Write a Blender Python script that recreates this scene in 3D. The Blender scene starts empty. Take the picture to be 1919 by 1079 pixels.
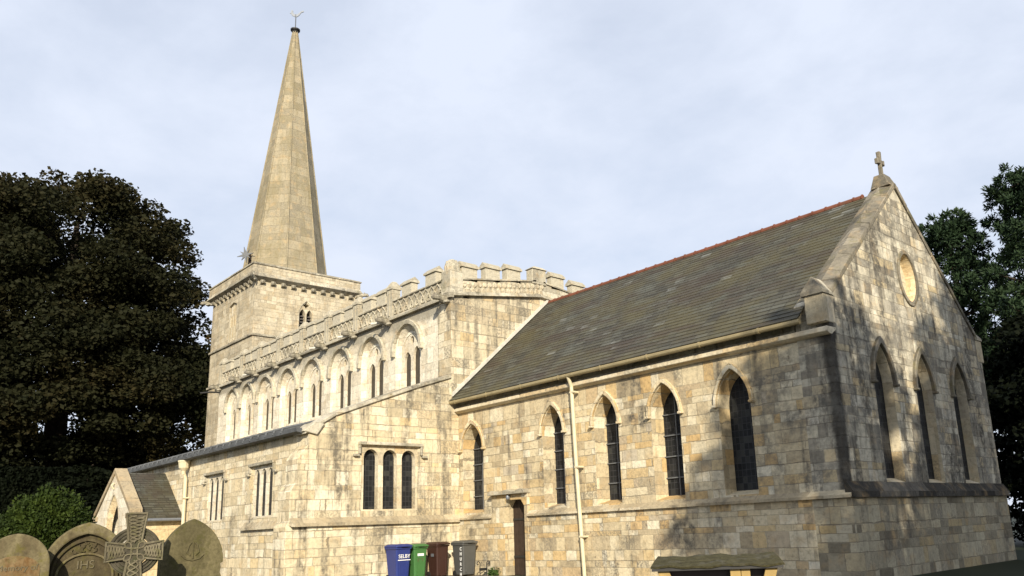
import bpy, bmesh, math, random
import numpy as np
from mathutils import Vector, Matrix
R = math.radians
SC = bpy.context.scene
COL = SC.collection
random.seed(7)
RNG = np.random.default_rng(7)

# ------------------------------------------------------------------ camera
cam_d = bpy.data.cameras.new('camera')
cam = bpy.data.objects.new('camera', cam_d)
COL.objects.link(cam)
cam_d.sensor_width = 36.0
cam_d.sensor_fit = 'HORIZONTAL'
cam_d.lens = 1527.99 * 36 / 1919
cam_d.shift_x = -0.0504
cam_d.shift_y = 0.0446
cam_d.clip_end = 3000
CF = Vector((-0.70735, 0.66792, 0.23138))
CR = Vector((0.67908, 0.73298, -0.03989))
CU = Vector((0.19624, -0.12891, 0.97204))
m = Matrix.Identity(4)
for i in range(3):
    m[i][0], m[i][1], m[i][2] = CR[i], CU[i], -CF[i]
m.translation = Vector((9.37, -17.54, 1.45))
cam.matrix_world = m
SC.camera = cam

# ------------------------------------------------------------------ light
SUN_EL, SUN_AZ = 24.0, (0.80, -0.60)          # direction towards the sun on the ground plan
sv = Vector((SUN_AZ[0] * math.cos(R(SUN_EL)), SUN_AZ[1] * math.cos(R(SUN_EL)), math.sin(R(SUN_EL))))
sun_d = bpy.data.lights.new('sun', 'SUN')
sun_d.energy = 5.0
sun_d.angle = R(0.55)
sun_d.color = (1.0, 0.905, 0.735)
sun = bpy.data.objects.new('sun', sun_d)
COL.objects.link(sun)
sun.location = (30, -30, 40)
sun.rotation_euler = sv.to_track_quat('Z', 'Y').to_euler()

W = bpy.data.worlds.new('World')
SC.world = W
W.use_nodes = True
wn, wl = W.node_tree.nodes, W.node_tree.links
wn.clear()
w_out = wn.new('ShaderNodeOutputWorld')
w_bg = wn.new('ShaderNodeBackground')
w_bg.inputs['Strength'].default_value = 0.1
sky = wn.new('ShaderNodeTexSky')
sky.sky_type = 'NISHITA'
sky.sun_disc = False
sky.sun_elevation = R(SUN_EL)
sky.sun_rotation = math.atan2(SUN_AZ[0], SUN_AZ[1])
sky.air_density = 1.0
sky.dust_density = 1.2
w_tc = wn.new('ShaderNodeTexCoord')
# high thin cloud: project the direction on a flat layer overhead
w_sep = wn.new('ShaderNodeSeparateXYZ')
wl.new(w_tc.outputs['Generated'], w_sep.inputs[0])
w_add = wn.new('ShaderNodeMath'); w_add.operation = 'ADD'; w_add.inputs[1].default_value = 0.22
wl.new(w_sep.outputs['Z'], w_add.inputs[0])
w_dx = wn.new('ShaderNodeMath'); w_dx.operation = 'DIVIDE'
w_dy = wn.new('ShaderNodeMath'); w_dy.operation = 'DIVIDE'
wl.new(w_sep.outputs['X'], w_dx.inputs[0]); wl.new(w_add.outputs[0], w_dx.inputs[1])
wl.new(w_sep.outputs['Y'], w_dy.inputs[0]); wl.new(w_add.outputs[0], w_dy.inputs[1])
w_com = wn.new('ShaderNodeCombineXYZ')
wl.new(w_dx.outputs[0], w_com.inputs[0]); wl.new(w_dy.outputs[0], w_com.inputs[1])
w_n1 = wn.new('ShaderNodeTexNoise')
w_n1.inputs['Scale'].default_value = 2.6
w_n1.inputs['Detail'].default_value = 7
w_n1.inputs['Roughness'].default_value = 0.58
w_n1.inputs['Distortion'].default_value = 0.15
wl.new(w_com.outputs[0], w_n1.inputs['Vector'])
w_ramp = wn.new('ShaderNodeValToRGB')
w_ramp.color_ramp.elements[0].position = 0.36
w_ramp.color_ramp.elements[0].color = (0.76, 0.76, 0.76, 1)
w_ramp.color_ramp.elements[1].position = 0.62
w_ramp.color_ramp.elements[1].color = (1, 1, 1, 1)
wl.new(w_n1.outputs['Fac'], w_ramp.inputs[0])
w_mix = wn.new('ShaderNodeMixRGB')
w_mix.inputs['Color2'].default_value = (5.85, 6.35, 7.4, 1)
wl.new(w_ramp.outputs[0], w_mix.inputs['Fac'])
wl.new(sky.outputs[0], w_mix.inputs['Color1'])
wl.new(w_mix.outputs[0], w_bg.inputs['Color'])
wl.new(w_bg.outputs[0], w_out.inputs[0])

SC.view_settings.view_transform = 'Standard'
SC.view_settings.look = 'None'
SC.view_settings.gamma = 1.0
SC.view_settings.exposure = 0.45
SC.cycles.max_bounces = 6
SC.cycles.transparent_max_bounces = 6

# ------------------------------------------------------------------ materials
def newmat(name):
    mt = bpy.data.materials.new(name)
    mt.use_nodes = True
    nt = mt.node_tree
    return mt, nt, nt.nodes['Principled BSDF']

class NB:
    """small helper for node building"""
    def __init__(s, nt): s.nt = nt
    def n(s, t, **kw):
        nd = s.nt.nodes.new(t)
        for k, v in kw.items(): setattr(nd, k, v)
        return nd
    def put(s, sock, v):
        if isinstance(v, bpy.types.NodeSocket): s.nt.links.new(v, sock)
        else: sock.default_value = v
    def math(s, op, a, b=0.0, c=0.0, clamp=False):
        nd = s.n('ShaderNodeMath', operation=op, use_clamp=clamp)
        s.put(nd.inputs[0], a); s.put(nd.inputs[1], b); s.put(nd.inputs[2], c)
        return nd.outputs[0]
    def noise(s, vec=None, scale=1.0, detail=3, rough=0.55, dim='3D', w=None, dist=0.0):
        nd = s.n('ShaderNodeTexNoise', noise_dimensions=dim)
        nd.inputs['Scale'].default_value = scale
        nd.inputs['Detail'].default_value = detail
        nd.inputs['Roughness'].default_value = rough
        nd.inputs['Distortion'].default_value = dist
        if vec is not None: s.put(nd.inputs['Vector'], vec)
        if w is not None: s.put(nd.inputs['W'], w)
        return nd.outputs['Fac']
    def white(s, w, dim='1D'):
        nd = s.n('ShaderNodeTexWhiteNoise', noise_dimensions=dim)
        s.put(nd.inputs['W'], w)
        return nd.outputs['Value']
    def ramp(s, fac, stops, interp='LINEAR'):
        nd = s.n('ShaderNodeValToRGB')
        cr = nd.color_ramp
        cr.interpolation = interp
        while len(cr.elements) < len(stops): cr.elements.new(0.5)
        for e, (p, c) in zip(cr.elements, stops):
            e.position = p
            e.color = (*c, 1) if len(c) == 3 else c
        s.put(nd.inputs[0], fac)
        return nd.outputs[0]
    def step(s, v, a, b):
        nd = s.n('ShaderNodeMapRange', interpolation_type='SMOOTHSTEP')
        s.put(nd.inputs['Value'], v)
        nd.inputs['From Min'].default_value = a
        nd.inputs['From Max'].default_value = b
        return nd.outputs[0]
    def mix(s, fac, a, b, mode='MIX'):
        nd = s.n('ShaderNodeMixRGB', blend_type=mode)
        s.put(nd.inputs['Fac'], fac)
        s.put(nd.inputs['Color1'], a if isinstance(a, bpy.types.NodeSocket) else (*a, 1))
        s.put(nd.inputs['Color2'], b if isinstance(b, bpy.types.NodeSocket) else (*b, 1))
        return nd.outputs[0]
    def comb(s, x, y, z=0.0):
        nd = s.n('ShaderNodeCombineXYZ')
        s.put(nd.inputs[0], x); s.put(nd.inputs[1], y); s.put(nd.inputs[2], z)
        return nd.outputs[0]
    def scale(s, vec, xyz):
        nd = s.n('ShaderNodeMapping')
        s.put(nd.inputs['Vector'], vec)
        nd.inputs['Scale'].default_value = xyz
        return nd.outputs[0]
    def bump(s, h, dist, strength=1.0, normal=None):
        nd = s.n('ShaderNodeBump')
        nd.inputs['Distance'].default_value = dist
        nd.inputs['Strength'].default_value = strength
        s.put(nd.inputs['Height'], h)
        if normal is not None: s.put(nd.inputs['Normal'], normal)
        return nd.outputs[0]

def wall_uv(b, vscale=1.0):
    tc = b.n('ShaderNodeTexCoord')
    P = b.n('ShaderNodeSeparateXYZ'); b.put(P.inputs[0], tc.outputs['Object'])
    ge = b.n('ShaderNodeNewGeometry')
    N = b.n('ShaderNodeSeparateXYZ'); b.put(N.inputs[0], ge.outputs['True Normal'])
    u = b.math('SUBTRACT', b.math('MULTIPLY', P.outputs['Y'], N.outputs['X']), b.math('MULTIPLY', P.outputs['X'], N.outputs['Y']))
    return tc.outputs['Object'], P, u, b.math('MULTIPLY', P.outputs['Z'], vscale), N

def stone(name, stops, bw=0.5, bh=0.28, mortar=0.011, mortar_col=(0.16, 0.13, 0.09), mortar_amt=0.75,
          grime=0.5, grime_col=(0.085, 0.078, 0.066), streak=0.4, wob=0.30, seed=0.0, bump=0.6, crust=None, lichen=0.0, soot_lo=0.52, str_lo=0.52, blockg=0.6):
    mt, nt, bs = newmat(name)
    b = NB(nt)
    P3, P, u, v, N = wall_uv(b)
    ge_n = N
    # uneven course heights
    vn = b.noise(dim='1D', w=b.math('ADD', v, seed * 3.7), scale=1.1 / bh * 0.35, detail=1)
    v2 = b.math('ADD', v, b.math('MULTIPLY', b.math('SUBTRACT', vn, 0.5), bh * wob * 6))
    pn = b.noise(P3, scale=2.2, detail=2)
    v2 = b.math('ADD', v2, b.math('MULTIPLY', b.math('SUBTRACT', pn, 0.5), 0.05))
    row = b.math('FLOOR', b.math('DIVIDE', v2, bh))
    r1 = b.white(b.math('ADD', row, 11.3 + seed))
    r2 = b.white(b.math('ADD', row, 57.9 + seed))
    u2 = b.math('MULTIPLY', u, b.math('ADD', 0.72, b.math('MULTIPLY', r1, 0.62)))
    u2 = b.math('ADD', u2, b.math('MULTIPLY', r2, 9.0))
    un = b.noise(dim='1D', w=b.math('ADD', u2, b.math('MULTIPLY', row, 31.7)), scale=0.62 / bw, detail=1)
    u3 = b.math('ADD', u2, b.math('MULTIPLY', b.math('SUBTRACT', un, 0.5), bw * 2.1))
    u3 = b.math('ADD', u3, b.math('MULTIPLY', b.math('SUBTRACT', b.noise(P3, scale=3.1, detail=2), 0.5), 0.05))
    rag = b.math('MULTIPLY', b.math('SUBTRACT', b.noise(P3, scale=11.0, detail=3), 0.5), 0.035)
    u3 = b.math('ADD', u3, rag)
    v2 = b.math('ADD', v2, b.math('MULTIPLY', b.math('SUBTRACT', b.noise(b.scale(P3, (1, 1, 1.3)), scale=9.0, detail=3), 0.5), 0.03))
    br = b.n('ShaderNodeTexBrick', offset=0.0, squash=1.0)
    br.inputs['Scale'].default_value = 1.0
    br.inputs['Color1'].default_value = (0, 0, 0, 1)
    br.inputs['Color2'].default_value = (1, 1, 1, 1)
    br.inputs['Mortar'].default_value = (0.5, 0.5, 0.5, 1)
    br.inputs['Mortar Size'].default_value = mortar
    br.inputs['Mortar Smooth'].default_value = 0.35
    br.inputs['Bias'].default_value = 0.0
    br.inputs['Brick Width'].default_value = bw
    br.inputs['Row Height'].default_value = bh
    b.put(br.inputs['Vector'], b.comb(u3, v2))
    rnd = br.outputs['Color']
    col = b.ramp(rnd, stops)
    # mottling inside each stone
    n_f = b.noise(P3, scale=9.0, detail=6, rough=0.66)
    col = b.mix(1.0, col, b.ramp(n_f, [(0.25, (0.60, 0.585, 0.56)), (0.46, (0.95, 0.94, 0.93)), (0.75, (1.18, 1.15, 1.10))]), 'MULTIPLY')
    n_p = b.noise(P3, scale=24.0, detail=3, rough=0.6)
    pit = b.math('MULTIPLY', b.step(n_p, 0.62, 0.74), b.step(b.noise(P3, scale=1.9, detail=3), 0.46, 0.62))
    col = b.mix(b.math('MULTIPLY', pit, 0.6), col, (0.15, 0.12, 0.08))
    rb = b.math('FRACT', b.math('MULTIPLY', rnd, 13.37))
    spk = b.step(b.noise(P3, scale=14.0, detail=5, rough=0.7), 0.40, 0.60)
    wz = b.step(b.noise(P3, scale=0.35, detail=3), 0.40, 0.60)
    bg = b.math('MULTIPLY', b.math('MULTIPLY', b.step(rb, 0.62, 0.80), spk), b.math('MULTIPLY', wz, blockg))
    col = b.mix(bg, col, (0.17, 0.155, 0.125))
    n_m = b.noise(P3, scale=2.6, detail=4)
    col = b.mix(b.math('MULTIPLY', b.step(n_m, 0.5, 0.72), 0.35), col, (0.47, 0.32, 0.155))
    # joints
    jn = b.step(b.noise(P3, scale=1.3, detail=2), 0.3, 0.65)
    col = b.mix(b.math('MULTIPLY', br.outputs['Fac'], b.math('MULTIPLY', b.math('ADD', 0.35, b.math('MULTIPLY', jn, 0.65)), mortar_amt)), col, mortar_col)
    # weather stains
    g1 = b.noise(P3, scale=0.55, detail=6, rough=0.62)
    g2 = b.noise(b.scale(P3, (2.6, 2.6, 0.32)), scale=1.0, detail=5, rough=0.6)
    g = b.math('ADD', b.math('MULTIPLY', b.step(g1, soot_lo, 0.72), grime), b.math('MULTIPLY', b.step(g2, str_lo, str_lo + 0.17), streak), clamp=True)
    gf = b.noise(P3, scale=5.5, detail=5, rough=0.7)
    g = b.math('MULTIPLY', g, b.step(gf, 0.22, 0.66))
    col = b.mix(g, col, grime_col)
    if lichen:
        lf = b.math('MULTIPLY', b.step(b.noise(P3, scale=1.7, detail=6, rough=0.7), 0.52, 0.66), lichen)
        col = b.mix(lf, col, (0.16, 0.145, 0.06))
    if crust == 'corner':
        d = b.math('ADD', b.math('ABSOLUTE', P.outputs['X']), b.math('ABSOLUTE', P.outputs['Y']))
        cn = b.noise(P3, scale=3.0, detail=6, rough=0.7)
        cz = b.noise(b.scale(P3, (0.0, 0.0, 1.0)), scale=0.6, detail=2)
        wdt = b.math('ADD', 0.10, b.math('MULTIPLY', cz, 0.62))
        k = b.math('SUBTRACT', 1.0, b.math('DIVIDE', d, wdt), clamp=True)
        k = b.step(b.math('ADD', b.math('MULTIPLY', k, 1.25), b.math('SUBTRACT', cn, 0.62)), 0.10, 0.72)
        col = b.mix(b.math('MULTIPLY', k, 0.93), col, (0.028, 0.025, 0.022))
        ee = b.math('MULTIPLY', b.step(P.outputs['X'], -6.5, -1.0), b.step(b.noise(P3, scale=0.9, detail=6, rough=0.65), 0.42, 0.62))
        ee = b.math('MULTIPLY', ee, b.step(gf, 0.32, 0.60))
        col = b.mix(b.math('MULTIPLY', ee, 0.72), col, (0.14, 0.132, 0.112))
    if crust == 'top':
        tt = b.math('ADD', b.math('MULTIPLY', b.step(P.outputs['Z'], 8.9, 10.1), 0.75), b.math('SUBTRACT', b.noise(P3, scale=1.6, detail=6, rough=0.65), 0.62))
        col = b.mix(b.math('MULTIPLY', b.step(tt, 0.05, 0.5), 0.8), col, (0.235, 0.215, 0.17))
    b.put(bs.inputs['Base Color'], col)
    bs.inputs['Roughness'].default_value = 0.93
    bs.inputs['Specular IOR Level'].default_value = 0.15
    h = b.math('SUBTRACT', b.math('ADD', b.math('MULTIPLY', n_f, 1.3), b.math('MULTIPLY', rnd, 0.7)), b.math('ADD', b.math('MULTIPLY', br.outputs['Fac'], 1.3), b.math('MULTIPLY', pit, 0.8)))
    b.put(bs.inputs['Normal'], b.bump(h, 0.034, bump))
    return mt

CREAM = [(0.0, (0.4, 0.345, 0.24)), (0.25, (0.52, 0.45, 0.315)), (0.5, (0.6, 0.53, 0.385)), (0.75, (0.67, 0.61, 0.475)), (0.9, (0.54, 0.415, 0.235)), (1.0, (0.44, 0.39, 0.295))]
AISLE = [(0.0, (0.5, 0.425, 0.285)), (0.25, (0.6, 0.515, 0.35)), (0.5, (0.66, 0.58, 0.415)), (0.78, (0.72, 0.665, 0.52)), (0.93, (0.62, 0.485, 0.275)), (1.0, (0.55, 0.48, 0.35))]
CHANC = [(0.0, (0.37, 0.305, 0.2)), (0.13, (0.48, 0.4, 0.265)), (0.32, (0.565, 0.475, 0.31)), (0.52, (0.62, 0.54, 0.375)), (0.66, (0.71, 0.655, 0.51)), (0.76, (0.57, 0.455, 0.265)), (0.9, (0.54, 0.375, 0.175)), (1.0, (0.46, 0.41, 0.315))]
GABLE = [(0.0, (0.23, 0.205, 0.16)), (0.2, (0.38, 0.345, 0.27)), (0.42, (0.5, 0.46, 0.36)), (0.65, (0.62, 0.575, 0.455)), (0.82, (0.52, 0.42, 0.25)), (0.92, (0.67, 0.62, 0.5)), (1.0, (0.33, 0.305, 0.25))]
WHITE = [(0.0, (0.56, 0.50, 0.385)), (0.5, (0.66, 0.605, 0.485)), (1.0, (0.73, 0.685, 0.565))]
TOWER = [(0.0, (0.41, 0.35, 0.245)), (0.35, (0.51, 0.45, 0.33)), (0.7, (0.57, 0.51, 0.385)), (1.0, (0.44, 0.375, 0.26))]
SPIRE = [(0.0, (0.235, 0.205, 0.1391)), (0.4, (0.305, 0.268, 0.1875)), (0.75, (0.345, 0.3, 0.2112)), (1.0, (0.25, 0.22, 0.1545))]
GREYS = [(0.0, (0.30, 0.275, 0.215)), (0.5, (0.45, 0.415, 0.325)), (1.0, (0.55, 0.51, 0.41))]

M = {}
M['chancel'] = stone('chancel_stone', CHANC, bw=0.42, bh=0.25, grime=0.9, streak=0.7, soot_lo=0.49, blockg=0.8, crust='corner', seed=1)
M['lower'] = stone('plinth_stone', CHANC, bw=0.46, bh=0.26, grime=0.95, streak=0.5, soot_lo=0.45, blockg=0.9, seed=2, wob=0.34)
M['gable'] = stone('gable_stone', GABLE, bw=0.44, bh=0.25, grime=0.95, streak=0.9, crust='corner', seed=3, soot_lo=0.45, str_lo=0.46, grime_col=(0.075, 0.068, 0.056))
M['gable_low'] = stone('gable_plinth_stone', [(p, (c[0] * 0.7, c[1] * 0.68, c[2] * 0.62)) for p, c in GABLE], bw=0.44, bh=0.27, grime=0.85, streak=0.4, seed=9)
M['aisle'] = stone('aisle_stone', AISLE, bw=0.46, bh=0.27, grime=0.6, streak=0.6, seed=4)
M['aisle_e'] = stone('aisle_east_stone', AISLE, bw=0.48, bh=0.285, grime=0.7, streak=0.95, seed=15, soot_lo=0.47, str_lo=0.45, grime_col=(0.15, 0.132, 0.10), blockg=0.6)
M['nave'] = stone('nave_stone', CREAM, bw=0.55, bh=0.34, grime=1.0, streak=0.9, blockg=0.9, seed=5, str_lo=0.46, soot_lo=0.45, grime_col=(0.15, 0.135, 0.105))
M['clere'] = stone('clerestory_dressed_stone', WHITE, bw=0.7, bh=0.42, mortar=0.006, mortar_amt=0.55, grime=0.4, streak=0.4, seed=6, grime_col=(0.27, 0.235, 0.175), blockg=0.15, crust='top')
M['parapet'] = stone('parapet_stone', GREYS, bw=0.8, bh=0.5, mortar=0.008, mortar_amt=0.5, grime=0.6, streak=0.4, seed=7, grime_col=(0.16, 0.145, 0.11), lichen=0.35)
M['tower'] = stone('tower_stone', TOWER, bw=0.5, bh=0.27, mortar=0.008, mortar_amt=0.5, grime=0.65, streak=0.55, str_lo=0.48, soot_lo=0.47, seed=8, grime_col=(0.22, 0.195, 0.15))
M['spire'] = stone('spire_stone', SPIRE, bw=0.8, bh=0.56, mortar=0.010, mortar_amt=0.4, grime=0.7, streak=0.7, soot_lo=0.47, str_lo=0.47, seed=10, grime_col=(0.22, 0.185, 0.11), wob=0.1)
M['trim'] = stone('dressed_trim_stone', CREAM, bw=0.9, bh=0.6, mortar=0.008, mortar_amt=0.5, grime=0.4, streak=0.2, seed=11)
M['trim_dark'] = stone('weathered_trim_stone', GREYS, bw=0.9, bh=0.6, mortar=0.008, grime=0.9, streak=0.5, seed=12, soot_lo=0.36, grime_col=(0.10, 0.09, 0.075), lichen=0.3)
M['porch_cop'] = stone('brown_coping_stone', [(0.0, (0.25, 0.20, 0.13)), (1.0, (0.40, 0.33, 0.22))], bw=0.8, bh=0.7, mortar=0.008, grime=0.5, streak=0.3, seed=16)
M['cop_dark'] = stone('dark_weathered_coping', [(0.0, (0.13, 0.118, 0.09)), (0.5, (0.20, 0.18, 0.14)), (1.0, (0.30, 0.27, 0.215))], bw=0.7, bh=0.6, mortar=0.01, grime=0.9, streak=0.5, seed=17, soot_lo=0.40, grime_col=(0.07, 0.065, 0.055), lichen=0.5)
M['reveal'] = stone('dressed_reveal_stone', CHANC, bw=0.7, bh=0.36, mortar=0.009, grime=0.6, streak=0.3, seed=18, blockg=0.4)
M['string'] = stone('string_course_stone', [(0.0, (0.36, 0.30, 0.20)), (0.5, (0.50, 0.43, 0.30)), (1.0, (0.60, 0.53, 0.39))], bw=0.8, bh=0.6, mortar=0.008, grime=0.9, streak=0.2, seed=19, soot_lo=0.44, grime_col=(0.09, 0.08, 0.065))
M['crust'] = stone('black_crusted_stone', [(0.0, (0.04, 0.037, 0.032)), (0.6, (0.07, 0.064, 0.055)), (1.0, (0.16, 0.145, 0.12))], bw=1.1, bh=0.6, grime=0.8, streak=0.2, seed=13, soot_lo=0.35, grime_col=(0.018, 0.017, 0.015))
M['lintel'] = stone('ochre_dressed_stone', [(0.0, (0.52, 0.40, 0.22)), (1.0, (0.66, 0.55, 0.36))], bw=0.6, bh=0.5, mortar=0.006, mortar_amt=0.3, grime=0.3, streak=0.1, seed=14)

def roofmat(name, stops, course, k, width=0.32, moss=0.5, seed=0, silver=0.5):
    mt, nt, bs = newmat(name)
    b = NB(nt)
    P3, P, u, v, N = wall_uv(b, k)
    row = b.math('FLOOR', b.math('DIVIDE', v, course))
    u2 = b.math('ADD', u, b.math('MULTIPLY', b.white(b.math('ADD', row, 3.3 + seed)), 5.0))
    br = b.n('ShaderNodeTexBrick', offset=0.5)
    for nme, val in (('Scale', 1.0), ('Mortar Size', 0.008), ('Mortar Smooth', 0.2), ('Bias', 0.0), ('Brick Width', width), ('Row Height', course)):
        br.inputs[nme].default_value = val
    br.inputs['Color1'].default_value = (0, 0, 0, 1); br.inputs['Color2'].default_value = (1, 1, 1, 1)
    b.put(br.inputs['Vector'], b.comb(u2, v))
    rnd = br.outputs['Color']
    col = b.ramp(rnd, stops)
    nf = b.noise(P3, scale=12, detail=5, rough=0.7)
    col = b.mix(1.0, col, b.ramp(nf, [(0.25, (0.7, 0.7, 0.7)), (0.75, (1.25, 1.25, 1.22))]), 'MULTIPLY')
    big = b.noise(P3, scale=0.55, detail=5, rough=0.6)
    col = b.mix(b.math('MULTIPLY', b.step(big, 0.40, 0.62), moss), col, (0.088, 0.076, 0.036))
    br2 = b.noise(b.scale(P3, (0.45, 1.5, 1.5)), scale=0.9, detail=7, rough=0.68)
    col = b.mix(b.math('MULTIPLY', b.step(br2, 0.46, 0.64), 0.7), col, (0.058, 0.043, 0.031))
    gr = b.noise(b.scale(P3, (0.6, 1.4, 1.4)), scale=1.3, detail=6, rough=0.65)
    col = b.mix(b.math('MULTIPLY', b.step(gr, 0.52, 0.66), 0.6), col, (0.098, 0.102, 0.082))
    sv_ = b.math('MULTIPLY', b.step(rnd, 0.93, 0.97), b.step(b.noise(P3, scale=0.8, detail=3), 0.5, 0.6))
    col = b.mix(b.math('MULTIPLY', sv_, silver), col, (0.30, 0.31, 0.30))
    rowe = b.math('FRACT', b.math('DIVIDE', v, course))
    edge = b.math('SUBTRACT', 1.0, b.step(rowe, 0.0, 0.14))
    col = b.mix(b.math('MAXIMUM', b.math('MULTIPLY', edge, 0.30), b.math('MULTIPLY', br.outputs['Fac'], 0.35)), col, (0.020, 0.019, 0.017))
    b.put(bs.inputs['Base Color'], col)
    bs.inputs['Roughness'].default_value = 0.72
    bs.inputs['Specular IOR Level'].default_value = 0.3
    h = b.math('ADD', b.math('ADD', b.math('MULTIPLY', rnd, 0.5), b.math('MULTIPLY', nf, 0.4)), b.math('MULTIPLY', rowe, -0.9))
    b.put(bs.inputs['Normal'], b.bump(h, 0.018, 0.8))
    return mt
SLATE = [(0.0, (0.041, 0.0382, 0.0296)), (0.4, (0.0615, 0.0577, 0.0429)), (0.75, (0.0754, 0.0718, 0.054)), (1.0, (0.0968, 0.0967, 0.0799))]
M['slate'] = roofmat('chancel_slates', SLATE, 0.2, 1.47, 0.27, moss=0.75, seed=1, silver=0.28)
M['slate2'] = roofmat('porch_slates', SLATE, 0.14, 1.35, 0.22, moss=0.4, seed=2, silver=0.2)

def plain(name, col, rough=0.6, spec=0.4, metal=0.0, var=0.15, scale=8.0, dirt=None, bump=0.0):
    mt, nt, bs = newmat(name)
    b = NB(nt)
    tc = b.n('ShaderNodeTexCoord').outputs['Object']
    n = b.noise(tc, scale=scale, detail=5, rough=0.65)
    c = b.mix(1.0, col, b.ramp(n, [(0.25, (1 - var,) * 3), (0.75, (1 + var,) * 3)]), 'MULTIPLY')
    if dirt:
        d = b.step(b.noise(tc, scale=scale * 0.35, detail=6, rough=0.7), 0.5, 0.68)
        c = b.mix(b.math('MULTIPLY', d, dirt[1]), c, dirt[0])
    b.put(bs.inputs['Base Color'], c)
    bs.inputs['Roughness'].default_value = rough
    bs.inputs['Specular IOR Level'].default_value = spec
    bs.inputs['Metallic'].default_value = metal
    if bump: b.put(bs.inputs['Normal'], b.bump(n, bump, 0.7))
    return mt
def glassmat():
    mt, nt, bs = newmat('leaded_glass')
    b = NB(nt)
    P3, P, u, v, N = wall_uv(b)
    br = b.n('ShaderNodeTexBrick', offset=0.0)
    for nme, val in (('Scale', 1.0), ('Mortar Size', 0.008), ('Mortar Smooth', 0.1), ('Bias', 0.0), ('Brick Width', 0.13), ('Row Height', 0.17)):
        br.inputs[nme].default_value = val
    br.inputs['Color1'].default_value = (0, 0, 0, 1); br.inputs['Color2'].default_value = (1, 1, 1, 1)
    b.put(br.inputs['Vector'], b.comb(u, v))
    c = b.ramp(br.outputs['Color'], [(0.0, (0.012, 0.013, 0.014)), (0.7, (0.022, 0.023, 0.024)), (1.0, (0.045, 0.046, 0.042))])
    c = b.mix(b.math('MULTIPLY', br.outputs['Fac'], 0.8), c, (0.05, 0.05, 0.052))
    b.put(bs.inputs['Base Color'], c)
    bs.inputs['Roughness'].default_value = 0.45
    bs.inputs['Specular IOR Level'].default_value = 0.12
    h = b.math('ADD', b.math('MULTIPLY', b.noise(P3, scale=9, detail=2), 0.5), b.math('MULTIPLY', br.outputs['Color'], b.math('ADD', u, v)))
    b.put(bs.inputs['Normal'], b.bump(h, 0.05, 0.5))
    return mt
M['glass'] = glassmat()
M['glass_tan'] = plain('tan_clerestory_glass', (0.06, 0.050, 0.036), 0.5, 0.2, var=0.4, scale=5)  # tan tone, paler and browner than the leaded glass
M['bars'] = plain('lead_bars', (0.13, 0.135, 0.14), 0.6, 0.3)
M['louvre'] = plain('louvre_wood', (0.09, 0.082, 0.075), 0.8, 0.2)
M['dark'] = plain('dark_void_backing', (0.012, 0.011, 0.010), 0.9, 0.1)
M['lead'] = plain('lead_roof', (0.10, 0.105, 0.11), 0.75, 0.2, var=0.35, scale=3, dirt=((0.06, 0.06, 0.058), 0.8))
M['flash'] = plain('mortar_flashing', (0.50, 0.48, 0.42), 0.9, 0.1, var=0.25, scale=3)
M['ridge'] = plain('red_ridge_tile', (0.165, 0.062, 0.038), 0.9, 0.2, var=0.3, scale=3, dirt=((0.12, 0.075, 0.05), 0.6))
M['gutter'] = plain('ochre_painted_iron', (0.27, 0.22, 0.12), 0.6, 0.35, var=0.2, scale=2.5, dirt=((0.13, 0.11, 0.06), 0.5))
M['pipe'] = plain('cream_painted_iron', (0.60, 0.53, 0.36), 0.5, 0.35, var=0.1, scale=3, dirt=((0.40, 0.33, 0.2), 0.4))
M['door'] = plain('old_oak', (0.040, 0.026, 0.018), 0.7, 0.25, var=0.4, scale=4)
M['iron'] = plain('black_iron', (0.020, 0.019, 0.018), 0.55, 0.4, var=0.3)
M['verd'] = plain('dark_copper', (0.06, 0.065, 0.07), 0.5, 0.4, metal=0.3)
M['zinc'] = plain('grey_zinc', (0.20, 0.215, 0.24), 0.45, 0.4, metal=0.4)
M['ochre_wood'] = plain('ochre_timber', (0.34, 0.235, 0.085), 0.65, 0.25, var=0.2, scale=5)
M['maroon'] = plain('maroon_panel', (0.028, 0.015, 0.012), 0.5, 0.35, var=0.3, scale=2)
M['moss'] = plain('mossy_board', (0.060, 0.054, 0.028), 0.95, 0.1, var=0.5, scale=14, dirt=((0.10, 0.095, 0.08), 0.7), bump=0.03)
M['bark'] = plain('bark', (0.045, 0.036, 0.027), 0.95, 0.1, var=0.4, scale=4, bump=0.04)
M['lettering'] = plain('white_lettering', (0.75, 0.75, 0.73), 0.6, 0.3, var=0.05)

def plastic(name, col):
    return plain(name, col, 0.42, 0.45, var=0.10, scale=3.0, dirt=(tuple(c * 0.7 + 0.02 for c in col), 0.4))
M['blue'] = plastic('blue_plastic', (0.020, 0.034, 0.165))
M['green'] = plastic('green_plastic', (0.050, 0.145, 0.042))
M['brown'] = plastic('brown_plastic', (0.042, 0.018, 0.013))
M['grey'] = plastic('grey_plastic', (0.075, 0.075, 0.070))

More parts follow.
